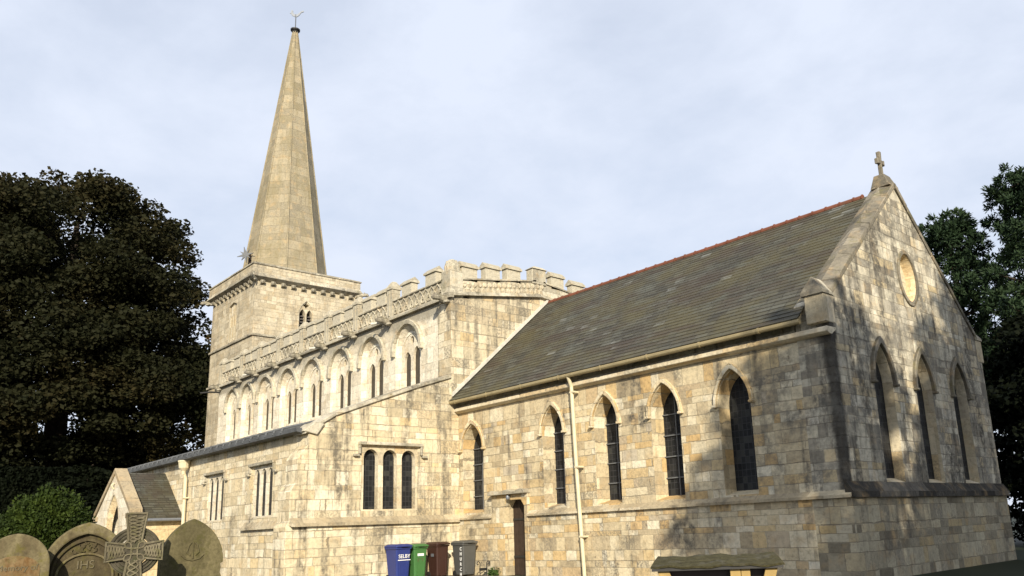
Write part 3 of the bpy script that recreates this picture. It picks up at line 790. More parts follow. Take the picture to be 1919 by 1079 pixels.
def put_merlon(loc, rz=0.0, parent=None, slope=0.0, sx=1.0):
    o = bpy.data.objects.new('merlon', MERL); COL.objects.link(o)
    o.parent = parent
    o.location = Vector(loc) - wpos(parent)
    o.rotation_euler = (0, 0, rz); o.scale = (sx, 1, random.uniform(1.18, 1.30))
    return o
cop = MB()
for a, bx in zip(PX[:-1], PX[1:]):
    Lb = a - bx - 0.42
    xs = [bx + 0.21 + Lb * f for f in (0.27, 0.75)] if Lb > 1.4 else [bx + 0.21 + Lb * 0.5]
    for xm in xs: put_merlon((xm, NY + 0.02, 10.86), 0, par, sx=min(1.0, Lb * 0.42 / 0.84))
    ribs = MB()
    x0, x1 = bx + 0.2, a - 0.2
    cop.add([(x0, NY - 0.05, 10.84), (x1, NY - 0.05, 10.84), (x1, NY + 0.38, 10.84), (x0, NY + 0.38, 10.84), (x0, NY - 0.05, 10.89), (x1, NY - 0.05, 10.89), (x1, NY + 0.38, 10.98), (x0, NY + 0.38, 10.98)],
            [(0, 3, 2, 1), (4, 5, 6, 7), (0, 1, 5, 4), (1, 2, 6, 5), (2, 3, 7, 6), (3, 0, 4, 7)])
    # tracery relief: small arches over a zigzag
    nb = max(3, int(round(Lb / 0.40)))
    for k in range(nb):
        u0 = x0 + (x1 - x0) * k / nb; u1 = x0 + (x1 - x0) * (k + 1) / nb; um = (u0 + u1) / 2
        y = NY - 0.005
        ribs.tube([(u0, y, 10.24), (um, y, 10.60), (u1, y, 10.24)], 0.038, 5)
        ribs.tube([(u0, y, 10.80), (um, y, 10.60), (u1, y, 10.80)], 0.032, 5)
        ribs.tube([(um + 0.09 * math.cos(t), y, 10.36 + 0.09 * math.sin(t)) for t in np.linspace(0, 2 * math.pi, 8, endpoint=False)], 0.025, 4, closed=True)
    ribs.build('tracery_relief', M['parapet'], par)
cop.build('embrasure_coping', M['trim_dark'], par)
def pier_mesh(mat):
    b = MB().box(-0.20, 0.20, -0.06, 0.34, 0.0, 1.16)
    b.add([(-0.24, -0.10, 1.16), (0.24, -0.10, 1.16), (0.24, 0.38, 1.16), (-0.24, 0.38, 1.16), (-0.24, -0.10, 1.26), (0.24, -0.10, 1.26), (0.24, 0.38, 1.26), (-0.24, 0.38, 1.26), (-0.08, 0.06, 1.50), (0.08, 0.06, 1.50), (0.08, 0.22, 1.50), (-0.08, 0.22, 1.50)],
          [(0, 3, 2, 1), (0, 1, 5, 4), (1, 2, 6, 5), (2, 3, 7, 6), (3, 0, 4, 7), (4, 5, 9, 8), (5, 6, 10, 9), (6, 7, 11, 10), (7, 4, 8, 11), (8, 9, 10, 11)])
    b.box(-0.05, 0.05, -0.10, -0.05, 0.1, 1.1)
    me = b.mesh('parapet_pier'); me.materials.append(mat); return me
PIER = pier_mesh(M['parapet'])
for x in PX[1:]:
    o = bpy.data.objects.new('parapet_pier', PIER); COL.objects.link(o); o.parent = CH; o.location = Vector((x, NY, 10.14)) - wpos(CH); o.scale = (1, 1, 1.08)
# corner pinnacle, octagonal with fluted crown
cp = MB().box(-15.55, -14.95, NY - 0.05, NY + 0.55, 10.14, 11.18)
for k in range(8):
    t = math.pi / 8 + k * math.pi / 4
    cp.tube([(-15.25 + 0.2 * math.cos(t), NY + 0.25 + 0.2 * math.sin(t), 11.0), (-15.25 + 0.21 * math.cos(t), NY + 0.25 + 0.21 * math.sin(t), 11.35), (-15.25 + 0.17 * math.cos(t), NY + 0.25 + 0.17 * math.sin(t), 11.6)], [0.10, 0.105, 0.06], 8)
cp.lathe((-15.25, NY + 0.25, 11.0), [(0.28, 0), (0.28, 0.45), (0.12, 0.66)], 8)
cp.build('corner_pinnacle', M['parapet'], CH, bevel=0.015)
# gargoyles
def garg_mesh(mat):
    b = MB()
    b.tube([(0, 0.15, -0.06), (0, -0.15, -0.02), (0, -0.40, 0.03), (0, -0.62, 0.02), (0, -0.72, -0.03)], [0.15, 0.16, 0.12, 0.13, 0.06], 8)
    b.tube([(-0.06, -0.5, 0.10), (-0.10, -0.46, 0.20)], [0.05, 0.02], 5).tube([(0.06, -0.5, 0.10), (0.10, -0.46, 0.20)], [0.05, 0.02], 5)
    b.tube([(-0.12, -0.05, -0.08), (-0.14, -0.3, -0.16)], [0.06, 0.04], 6).tube([(0.12, -0.05, -0.08), (0.14, -0.3, -0.16)], [0.06, 0.04], 6)
    me = b.mesh('gargoyle'); me.materials.append(mat); return me
GARG = garg_mesh(M['trim_dark'])
for i, x in enumerate(PX):
    o = bpy.data.objects.new('gargoyle', GARG); COL.objects.link(o); o.parent = CH
    o.location = Vector((x - (0.0 if i else -0.1), NY, 10.02)) - wpos(CH); o.scale = (1, random.uniform(0.85, 1.1), 1)
# lead spouts from the gargoyles
for x in (PX[1], PX[2], PX[3], PX[6]):
    MB().tube([(x - 0.15, NY - 0.25, 10.0), (x - 0.5, NY - 0.62, 9.95)], 0.055, 8).build('lead_spout', M['flash'], CH)

# east parapet (low gable)
pe = MB().prism([(0.12, 10.25), (4.2, 10.88), (NN - 0.1, 10.2), (NN - 0.1, 10.85), (4.2, 11.50), (0.12, 10.86)], FE(-15.02), 0, 0.32).build('parapet', M['parapet'], CH, label='carved battlemented parapet of the nave east end')
def ez(y): return 10.86 + (11.50 - 10.86) * (1 - abs(y - 4.2) / 4.1) if y < 4.2 else 11.50 - (y - 4.2) * 0.125
for y in (0.62, 1.75, 2.83, 5.25, 6.45, 7.6, 8.8):
    o = put_merlon((-15.02, y, ez(y) - 0.06), math.pi / 2, pe)
ap = MB().box(-15.36, -14.96, 3.80, 4.55, 11.35, 12.0)
ap.add([(-15.42, 3.74, 12.0), (-14.90, 3.74, 12.0), (-14.90, 4.61, 12.0), (-15.42, 4.61, 12.0), (-15.3, 3.95, 12.13), (-15.02, 3.95, 12.13), (-15.02, 4.4, 12.13), (-15.3, 4.4, 12.13)],
       [(0, 3, 2, 1), (4, 5, 6, 7), (0, 1, 5, 4), (1, 2, 6, 5), (2, 3, 7, 6), (3, 0, 4, 7)])
ap.build('apex_pier', M['parapet'], pe, bevel=0.02)
ce = MB()
rl = MB()
for ya, yb in ((0.10, 4.0), (4.4, NN)):
    za, zb = ez(ya), ez(yb)
    ce.add([(-14.96, ya, za - 0.02), (-14.96, yb, zb - 0.02), (-15.40, yb, zb - 0.02), (-15.40, ya, za - 0.02), (-14.96, ya, za + 0.04), (-14.96, yb, zb + 0.04), (-15.40, yb, zb + 0.13), (-15.40, ya, za + 0.13)],
           [(0, 3, 2, 1), (4, 5, 6, 7), (0, 1, 5, 4), (1, 2, 6, 5), (2, 3, 7, 6), (3, 0, 4, 7)])
ce.build('embrasure_coping', M['trim_dark'], pe)
for k in range(17):
    y = 0.28 + k * 0.25
    zb = ez(y) - 0.62
    for r_ in (0, 1):
        rl.add(*(lambda c, rr: ([(c[0] + 0.045 * (1 if j < 8 else 0), c[1] + rr * math.cos(j * math.pi / 4) * (0.6 if j < 8 else 1), c[2] + rr * 1.15 * math.sin(j * math.pi / 4) * (0.6 if j < 8 else 1)) for j in range(16)],
                                [tuple(range(8))] + [(j, (j + 1) % 8, 8 + (j + 1) % 8, 8 + j) for j in range(8)]))((-15.02, y + 0.06 * r_, zb + 0.16 + r_ * 0.25), 0.118))
rl.build('roundel_frieze', M['tower'], pe)
MB().box(NW, -15.3, 0.4, 9.2, 9.9, 10.05).build('nave_roof', M['lead'], CH)

# ---- south aisle
AY = -5.80
AZ = 4.90
AW = -34.2
A0 = FS(AY)
S_WIN = [(-18.35, 0.80), (-22.62, 0.80)]
cut = MB()
for c, hw in S_WIN: cut.prism([(c - hw, 2.2), (c + hw, 2.2), (c + hw, 3.92), (c - hw, 3.92)], A0, -0.5, 0.5)
MB().prism([(AW, -0.1), (-15.8, -0.1), (-15.8, AZ), (AW, AZ)], A0, 0, 0.8).build('aisle_wall', M['aisle'], CH, cut=cut)
AE = FE(-15.0)
cut = MB().prism([(-3.92, 2.24), (-1.74, 2.24), (-1.74, 4.36), (-3.92, 4.36)], AE, -0.5, 0.6)
MB().prism([(AY, 1.98), (0.02, 1.98), (0.02, 5.5), (NY, 5.5), (NY, 7.0), (-1.8, 6.53), (-3.4, 5.93), (-4.9, 5.35), (AY + 0.05, 4.74), (AY, 4.72)], AE, 0, 0.8).build('aisle_east_wall', M['aisle_e'], CH, cut=cut)
MB().prism([(AY, -0.1), (0.0, -0.1), (0.0, 1.98), (AY, 1.98)], FE(-14.93), 0, 0.87).build('aisle_plinth', M['aisle_e'], CH)
MB().box(AW, AW + 0.8, AY + 0.8, NY, -0.1, 5.0).build('aisle_west_wall', M['aisle'], CH)
string_prof(None, M['string'], 'string_course', CH, FE(-14.95), AY - 0.55, -0.02, 1.80, 2.06, 0.14)
string_prof(None, M['string'], 'string_course', CH, A0, -19.9, -15.8, 1.80, 2.06, 0.12)
# three-light square-headed window of the aisle east wall
def square_window(fr, c, hw, z0, z1, lights, lw, sp, ap, depth, mat, gl, hood_ext, drop):
    cc = MB()
    for k in range(lights):
        u = c + (k - (lights - 1) / 2) * (2 * hw / lights)
        cc.prism(arch(u, lw, z0 + 0.05, sp, ap), fr, -0.3, depth + 0.5)
    win = MB().prism([(c - hw, z0), (c + hw, z0), (c + hw, z1), (c - hw, z1)], fr, 0.03, depth + 0.16).build('square_headed_window', mat, CH, cut=cc)
    MB().prism([(c - hw + 0.02, z0 + 0.03), (c + hw - 0.02, z0 + 0.03), (c + hw - 0.02, z1 - 0.05), (c - hw + 0.02, z1 - 0.05)], fr, depth, depth + 0.03).build('glass', gl, win)
    e = hood_ext
    h = MB().prism([(c - hw - e, z1 + 0.03), (c + hw + e, z1 + 0.03), (c + hw + e, z1 + 0.14), (c - hw - e, z1 + 0.14)], fr, -0.13, 0.05)
    for s in (-1, 1):
        u = c + s * (hw + e)
        h.prism([(u - 0.07 * (s > 0) , z1 + 0.028 - drop), (u + 0.07 * (s < 0), z1 + 0.028 - drop), (u + 0.07 * (s < 0), z1 + 0.028), (u - 0.07 * (s > 0), z1 + 0.028)], fr, -0.11, 0.05)
        uu = u + s * 0.09
        h.prism([(uu - 0.10, z1 - 0.06 - drop), (uu + 0.10, z1 - 0.06 - drop), (uu + 0.10, z1 + 0.026 - drop), (uu - 0.10, z1 + 0.026 - drop)], fr, -0.12, 0.05)
    h.build('label_mould', M['trim_dark'], win, bevel=0.02)
    return win
square_window(AE, -2.83, 1.09, 2.24, 4.36, 3, 0.27, 3.98, 4.26, 0.24, M['trim'], M['glass'], 0.14, 0.30)
for c, hw in S_WIN:
    square_window(A0, c, hw, 2.2, 3.92, 3, 0.20, 3.60, 3.84, 0.11, M['clere'], M['glass'], 0.22, 0.22)
# sloping coping and foot of the aisle east wall
b = MB()
for (ya, za), (yb, zb) in (((-5.95, 4.78), (-4.9, 5.42)), ((-4.895, 5.425), (-3.4, 6.00)), ((-3.395, 6.002), (-1.8, 6.60)), ((-1.795, 6.602), (-0.34, 7.10))):
    b.add([(-15.75, ya, za - 0.13), (-15.75, yb, zb - 0.13), (-14.92, yb, zb - 0.13), (-14.92, ya, za - 0.13), (-15.7, ya, za + 0.02), (-15.7, yb, zb + 0.02), (-14.95, yb, zb), (-14.95, ya, za)],
          [(0, 1, 2, 3), (7, 6, 5, 4), (0, 4, 5, 1), (1, 5, 6, 2), (2, 6, 7, 3), (3, 7, 4, 0)])
b.build('sloping_coping', M['trim_dark'], CH, bevel=0.025)
MB().prism([(-6.02, 4.74), (-5.55, 4.64), (-5.3, 5.0), (-5.62, 5.06)], FE(-14.9), 0, 0.86).build('coping_foot', M['parapet'], CH, bevel=0.03)
# stepped corner buttress
b = MB()
bp = [(AY, -0.1), (-6.47, -0.1), (-6.47, 1.80), (-6.36, 1.98), (-6.36, 2.86), (-6.24, 3.06), (-6.16, 3.12), (-6.16, 3.86), (-6.0, 4.10), (AY, 4.34)]
b.prism(bp, FE(-14.97), 0, 0.85)
b.build('buttress', M['aisle_e'], CH, bevel=0.015)
# lead roof and eaves
rf = MB()
rf.add([(AW - 0.15, AY - 0.30, 4.92), (-15.72, AY - 0.30, 4.92), (-15.72, NY, 6.50), (AW - 0.15, NY, 6.50), (AW - 0.15, AY - 0.30, 4.80), (-15.72, AY - 0.30, 4.80), (-15.72, NY, 6.38), (AW - 0.15, NY, 6.38)],
       [(0, 1, 2, 3), (7, 6, 5, 4), (0, 4, 5, 1), (1, 5, 6, 2), (2, 6, 7, 3), (3, 7, 4, 0)])
x = AW
while x < -15.9:
    rf.tube([(x, AY - 0.345, 4.79), (x, AY - 0.33, 4.95), (x, NY, 6.52)], 0.055, 6)
    x += 0.62
rf.build('aisle_roof', M['lead'], CH)
eg = MB().add([(AW - 0.2, AY - 0.36, 4.74), (-15.1, AY - 0.36, 4.74), (-15.1, AY - 0.18, 4.70), (AW - 0.2, AY - 0.18, 4.70), (AW - 0.2, AY - 0.38, 4.86), (-15.1, AY - 0.38, 4.86), (-15.1, AY - 0.18, 4.86), (AW - 0.2, AY - 0.18, 4.86)],
              [(0, 3, 2, 1), (4, 5, 6, 7), (0, 1, 5, 4), (1, 2, 6, 5), (2, 3, 7, 6), (3, 0, 4, 7)])
eg.build('gutter', M['lead'], CH)
hp = MB().lathe((-25.55, AY - 0.24, 4.30), [(0.07, -0.15), (0.09, 0.0), (0.19, 0.12), (0.22, 0.34), (0.24, 0.36), (0.24, 0.42)], 12)
hp.tube([(-25.55, AY - 0.22, 4.2), (-25.55, AY - 0.14, 4.0), (-25.5, AY - 0.14, 0.0)], 0.065, 8)
for z in (3.2, 1.9): hp.box(-25.66, -25.42, AY - 0.22, AY, z, z + 0.05)
hp.build('downpipe', M['pipe'], CH, label='cream downpipe with a hopper head on the aisle wall')

# ---- south porch
PYS = -7.75
PXC, PXW, PXE = -28.55, -31.15, -26.05
P0 = FS(PYS)
cut = MB().prism(arch(PXC, 0.92, -0.5, 2.1, 3.55), P0, -0.4, 0.8)
MB().prism([(PXW + 0.15, -0.1), (PXE - 0.15, -0.1), (PXE - 0.15, 2.7), (PXC, 4.42), (PXW + 0.15, 2.7)], P0, 0, 0.5).build('porch_front', M['clere'], CH, cut=cut)
MB().box(PXE - 0.6, PXE - 0.15, PYS + 0.5, AY, -0.1, 2.5).build('porch_wall', M['lintel'], CH)
MB().box(PXW + 0.15, PXW + 0.6, PYS + 0.5, AY, -0.1, 2.5).build('porch_wall', M['lintel'], CH)
b = MB()
for sgn, xe in ((1, PXE), (-1, PXW)):
    xa, za, xb, zb = xe + sgn * 0.05, 2.86, PXC, 4.62
    b.add([(xa, PYS - 0.06, za), (xb, PYS - 0.06, zb), (xb, PYS + 0.42, zb), (xa, PYS + 0.42, za), (xa, PYS - 0.06, za - 0.2), (xb, PYS - 0.06, zb - 0.24), (xb, PYS + 0.42, zb - 0.24), (xa, PYS + 0.42, za - 0.2)],
          [(0, 1, 2, 3), (7, 6, 5, 4), (0, 4, 5, 1), (1, 5, 6, 2), (2, 6, 7, 3), (3, 7, 4, 0)])
    x0, x1 = sorted((xe + sgn * 0.10, xe - sgn * 0.45))
    b.box(x0, x1, PYS - 0.08, PYS + 0.44, 2.50, 2.70)
b.build('porch_coping', M['porch_cop'], CH, bevel=0.02)
slate_roof('porch_roof', M['slate2'], PYS + 0.42, AY - 0.01, PXE + 0.12, 2.42, PXC, 4.42, 0.16, CH, axis='y')
slate_roof('porch_roof', M['slate2'], PYS + 0.42, AY - 0.01, PXW - 0.12, 2.42, PXC, 4.42, 0.16, CH, axis='y')
MB().tube([(PXE + 0.14, PYS + 0.42, 2.40), (PXE + 0.14, AY - 0.02, 2.40)], 0.06, 8).build('gutter', M['zinc'], CH)
A = arch(PXC, 0.98, 0, 2.1, 3.63); Bq = arch(PXC, 0.72, 0, 2.1, 3.25)
MB().strip(A, Bq, P0, -0.01, 0.22).build('porch_arch', M['lintel'], CH)
MB().prism(arch(PXC, 0.95, 0, 2.1, 3.6), P0, 0.62, 0.66).build('porch_interior', M['dark'], CH)
MB().tube([(PXC - 0.75, PYS - 0.02, 2.0), (PXC + 0.3, PYS - 0.12, 1.95)], 0.02, 6).build('gate_bar', M['iron'], CH)
MB().tube([(PXC - 0.03, PYS - 0.02, 3.75), (PXC - 0.03, PYS - 0.12, 3.9), (PXC - 0.03, PYS - 0.02, 4.0)], 0.04, 6).build('porch_lamp', M['pipe'], CH)

# ---- tower
TC = (-40.88, 4.65); TH = 3.36
tx0, tx1, ty0, ty1 = TC[0] - TH, TC[0] + TH, TC[1] - TH, TC[1] + TH
cut = MB()
EB = FE(tx1); SB = FS(ty0)
for s in (-1, 1): cut.prism(arch(4.60 + s * 0.235, 0.19, 13.6, 15.0, 15.40), EB, -0.4, 0.7)
quat = [(4.60 + (0.15 + 0.05 * math.cos(4 * t)) * math.cos(t), 15.66 + (0.19 + 0.06 * math.cos(4 * t)) * math.sin(t)) for t in np.linspace(0, 2 * math.pi, 24, endpoint=False)]
cut.prism(quat, EB, -0.4, 0.7)
cut.prism([(-41.35, 13.55), (-40.15, 13.55), (-40.15, 15.9), (-40.75, 16.1), (-41.35, 15.9)], SB, -0.4, 0.12)
MB().box(tx0, tx1, ty0, ty1, 0, 16.9).build('tower_wall', M['tower'], CH, cut=cut)
bw = MB()
O = arch(4.60, 0.58, 13.6, 15.0, 16.06); I = arch(4.60, 0.47, 13.6, 15.0, 15.93)
bw.ring(O, I, EB, -0.05, 0.03)
bwin = bw.build('belfry_window', M['tower'], CH)
MB().prism([(3.98, 13.6), (5.22, 13.6), (5.22, 15.95), (3.98, 15.95)], EB, 0.45, 0.5).build('backing', M['dark'], bwin)
lv = MB()
for s in (-1, 1):
    for k in range(8):
        z = 13.65 + k * 0.19
        c = 4.60 + s * 0.235
        lv.add([EB(c - 0.19, z, 0.18), EB(c + 0.19, z, 0.18), EB(c + 0.19, z + 0.13, 0.34), EB(c - 0.19, z + 0.13, 0.34), EB(c - 0.19, z - 0.03, 0.18), EB(c + 0.19, z - 0.03, 0.18), EB(c + 0.19, z + 0.10, 0.34), EB(c - 0.19, z + 0.10, 0.34)],
               [(0, 1, 2, 3), (7, 6, 5, 4), (0, 4, 5, 1), (2, 6, 7, 3), (1, 5, 6, 2), (3, 7, 4, 0)])
lv.build('louvres', M['louvre'], bwin)
sw = MB()
for s in (-1, 0, 1): sw.box(-40.75 + s * 0.42 - 0.10, -40.75 + s * 0.42 + 0.10, ty0 - 0.02, ty0 + 0.11, 13.55, 15.45 if s else 15.8)
swin = sw.build('belfry_window', M['trim'], CH)
MB().box(-41.2, -40.3, ty0 + 0.09, ty0 + 0.115, 13.6, 15.3).build('backing', M['dark'], swin)
for z in (13.32, 11.0):
    MB().box(tx0 - 0.1, tx1 + 0.1, ty0 - 0.1, ty1 + 0.1, z, z + 0.14).build('tower_string', M['trim_dark'], CH, bevel=0.03)
# parapet with string, coping and corbels
o_ = 0.22
tp = MB().box(tx0 - o_, tx1 + o_, ty0 - o_, ty1 + o_, 17.06, 17.72).build('tower_parapet', M['tower'], CH)
MB().add([(tx0 - o_ - 0.16, ty0 - o_ - 0.16, 16.95), (tx1 + o_ + 0.16, ty0 - o_ - 0.16, 16.95), (tx1 + o_ + 0.16, ty1 + o_ + 0.16, 16.95), (tx0 - o_ - 0.16, ty1 + o_ + 0.16, 16.95),
          (tx0 - o_, ty0 - o_, 17.22), (tx1 + o_, ty0 - o_, 17.22), (tx1 + o_, ty1 + o_, 17.22), (tx0 - o_, ty1 + o_, 17.22),
          (tx0 - 0.1, ty0 - 0.1, 16.80), (tx1 + 0.1, ty0 - 0.1, 16.80), (tx1 + 0.1, ty1 + 0.1, 16.80), (tx0 - 0.1, ty1 + 0.1, 16.80)],
         [(0, 1, 5, 4), (1, 2, 6, 5), (2, 3, 7, 6), (3, 0, 4, 7), (4, 5, 6, 7), (8, 11, 10, 9), (0, 8, 9, 1), (1, 9, 10, 2), (2, 10, 11, 3), (3, 11, 8, 0)]).build('parapet_string', M['trim_dark'], tp)
MB().add([(tx0 - o_ - 0.06, ty0 - o_ - 0.06, 17.72), (tx1 + o_ + 0.06, ty0 - o_ - 0.06, 17.72), (tx1 + o_ + 0.06, ty1 + o_ + 0.06, 17.72), (tx0 - o_ - 0.06, ty1 + o_ + 0.06, 17.72),
          (tx0 - o_ - 0.06, ty0 - o_ - 0.06, 17.80), (tx1 + o_ + 0.06, ty0 - o_ - 0.06, 17.80), (tx1 + o_ + 0.06, ty1 + o_ + 0.06, 17.80), (tx0 - o_ - 0.06, ty1 + o_ + 0.06, 17.80),
          (tx0 + 0.15, ty0 + 0.15, 17.98), (tx1 - 0.15, ty0 + 0.15, 17.98), (tx1 - 0.15, ty1 - 0.15, 17.98), (tx0 + 0.15, ty1 - 0.15, 17.98)],
         [(0, 3, 2, 1), (0, 1, 5, 4), (1, 2, 6, 5), (2, 3, 7, 6), (3, 0, 4, 7), (4, 5, 9, 8), (5, 6, 10, 9), (6, 7, 11, 10), (7, 4, 8, 11), (8, 9, 10, 11)]).build('parapet_coping', M['trim_dark'], tp)
CORB = MB().add([(-0.12, -0.20, 0.06), (0.12, -0.20, 0.06), (0.12, 0.05, -0.06), (-0.12, 0.05, -0.06), (-0.12, -0.22, 0.24), (0.12, -0.22, 0.24), (0.12, 0.05, 0.24), (-0.12, 0.05, 0.24)], [(0, 3, 2, 1), (4, 5, 6, 7), (0, 1, 5, 4), (1, 2, 6, 5), (2, 3, 7, 6), (3, 0, 4, 7)]).mesh('corbel')
CORB.materials.append(M['trim_dark'])
for k in range(10):
    for side in (0, 1):
        o = bpy.data.objects.new('corbel', CORB); COL.objects.link(o); o.parent = tp
        if side == 0:
            o.location = Vector((tx0 + 0.42 + k * 0.655, ty0, 16.55)) - wpos(tp)
        else:
            o.rotation_euler = (0, 0, math.pi / 2); o.location = Vector((tx1, ty0 + 0.42 + k * 0.655, 16.55)) - wpos(tp)
for (x, y, rz) in ((tx1 + 0.1, ty0 - 0.1, R(45)), (tx0 - 0.1, ty0 - 0.1, R(-45)), (tx1 + 0.1, ty1 + 0.1, R(135))):
    o = bpy.data.objects.new('gargoyle', GARG); COL.objects.link(o); o.parent = CH; o.location = Vector((x, y, 16.85)) - wpos(CH); o.rotation_euler = (0, 0, rz)
MB().tube([(-38.6, ty0 - 0.02, 10.0), (-38.9, -0.5, 9.95), (-39.2, -0.9, 9.90)], 0.05, 8).build('lead_spout', M['iron'], CH)

# ---- spire
sp = MB()
def octo(r, z): return [(TC[0] + r * math.cos(math.pi / 8 + k * math.pi / 4), TC[1] + r * math.sin(math.pi / 8 + k * math.pi / 4), z) for k in range(8)]
nl = 24
z0, z1, r0, r1 = 17.6, 36.95, 2.76, 0.14
rings = []
for i in range(nl + 1):
    t = i / nl
    rings += octo(r0 + (r1 - r0) * t, z0 + (z1 - z0) * t)
sp.add(rings, [(i * 8 + k, i * 8 + (k + 1) % 8, (i + 1) * 8 + (k + 1) % 8, (i + 1) * 8 + k) for i in range(nl) for k in range(8)] + [tuple(range(nl * 8, nl * 8 + 8))])
spire = sp.build('spire', M['spire'], CH)
rib = MB()
for k in range(8):
    a = math.pi / 8 + k * math.pi / 4
    rib.tube([(TC[0] + r0 * math.cos(a), TC[1] + r0 * math.sin(a), z0), (TC[0] + (r1 + 0.01) * math.cos(a), TC[1] + (r1 + 0.01) * math.sin(a), z1)], [0.06, 0.035], 6)
rib.build('arris_ribs', M['spire'], spire)
MB().box(TC[0] + 0.25, TC[0] + 0.85, TC[1] - 2.62, TC[1] - 2.0, 18.0, 19.5).build('lucarne', M['spire'], spire)
MB().prism(arch(TC[0] + 0.55, 0.22, 18.2, 19.0, 19.4), FS(TC[1] - 2.65), 0, 0.03).build('opening', M['door'], spire)
MB().lathe((TC[0], TC[1], 36.85), [(0.17, -0.15), (0.24, 0.0), (0.33, 0.06), (0.34, 0.15), (0.22, 0.22), (0.08, 0.28)], 14).build('finial_collar', M['iron'], spire, smooth=False)
vane = MB().tube([(TC[0], TC[1], 37.1), (TC[0], TC[1], 38.25)], 0.035, 8).build('vane_rod', M['verd'], CH)
ck = MB()
cock = [(-0.62, 0.20), (-0.45, 0.10), (-0.42, -0.02), (-0.18, -0.16), (0.12, -0.20), (0.34, -0.05), (0.52, 0.20), (0.80, 0.30), (0.74, 0.42), (0.50, 0.36), (0.30, 0.16), (0.10, 0.04), (-0.15, 0.08), (-0.30, 0.28), (-0.30, 0.44), (-0.42, 0.52), (-0.50, 0.40), (-0.48, 0.28)]
dirv = Vector((0.68, 0.73, 0))
frc = lambda u, v, d: (TC[0] + dirv.x * u * 0.72 - dirv.y * d, TC[1] + dirv.y * u * 0.72 + dirv.x * d, 38.2 + v * 0.8)
ck.prism(cock, frc, -0.025, 0.025).build('weathercock', M['zinc'], CH)

# star hung behind the tower parapet
st = MB()
dirs = Vector((0.70, 0.71, 0))
frs = lambda u, v, d: (TC[0] + 0.75 + dirs.x * u - dirs.y * d, ty0 + 0.35 + dirs.y * u + dirs.x * d, 19.15 + v)
for k in range(4):
    a = k * math.pi / 4 + 0.2
    L_ = 0.55 if k % 2 == 0 else 0.42
    ca, sa = math.cos(a), math.sin(a)
    for s in (-1, 1):
        st.prism([(0.10 * -sa, 0.10 * ca), (s * L_ * ca, s * L_ * sa), (0.10 * sa, -0.10 * ca)], frs, -0.03 - 0.008 * k, 0.03 + 0.008 * k)
so = st.build('star', M['bars'], None)
so['label'] = 'grey metal star at the foot of the spire behind the tower parapet'; so['category'] = 'star'

# ------------------------------------------------------------------ ground
g = MB(); g.add([(-700, -700, 0), (700, -700, 0), (700, 700, 0), (-700, 700, 0)], [(0, 1, 2, 3)])
o = g.build('ground', M['grass']); o['kind'] = 'structure'
p = MB(); p.add([(-14.9, -3.9, 0.004), (6, -3.9, 0.004), (6, -0.12, 0.004), (-14.9, -0.12, 0.004)], [(0, 1, 2, 3)])
o = p.build('path', M['gravel']); o['kind'] = 'structure'

# ------------------------------------------------------------------ wheelie bins
def text(body, size, mat, parent, M4, name='lettering', bold=0.0, spacing=1.0, ext=0.002):
    cu = bpy.data.curves.new(name, 'FONT'); cu.body = body; cu.size = size; cu.align_x = 'CENTER'; cu.align_y = 'CENTER'
    cu.extrude = ext; cu.offset = bold; cu.space_line = spacing
    t = bpy.data.objects.new('text_tmp', cu); COL.objects.link(t)
    dg = bpy.context.evaluated_depsgraph_get()
    me = bpy.data.meshes.new_from_object(t.evaluated_get(dg)); me.name = name
    bpy.data.objects.remove(t)
    me.transform(M4)
    me.materials.clear(); me.materials.append(mat)
    o = bpy.data.objects.new(name, me); COL.objects.link(o)
    if parent is not None:
        o.parent = parent
    return o
def ME(x, y, z): return Matrix.Translation((x, y, z)) @ Matrix(((0, 0, 1, 0), (1, 0, 0, 0), (0, 1, 0, 0), (0, 0, 0, 1)))   # text plane facing +x
def MS(x, y, z): return Matrix.Translation((x, y, z)) @ Matrix(((1, 0, 0, 0), (0, 0, -1, 0), (0, 1, 0, 0), (0, 0, 0, 1)))  # text plane facing -y

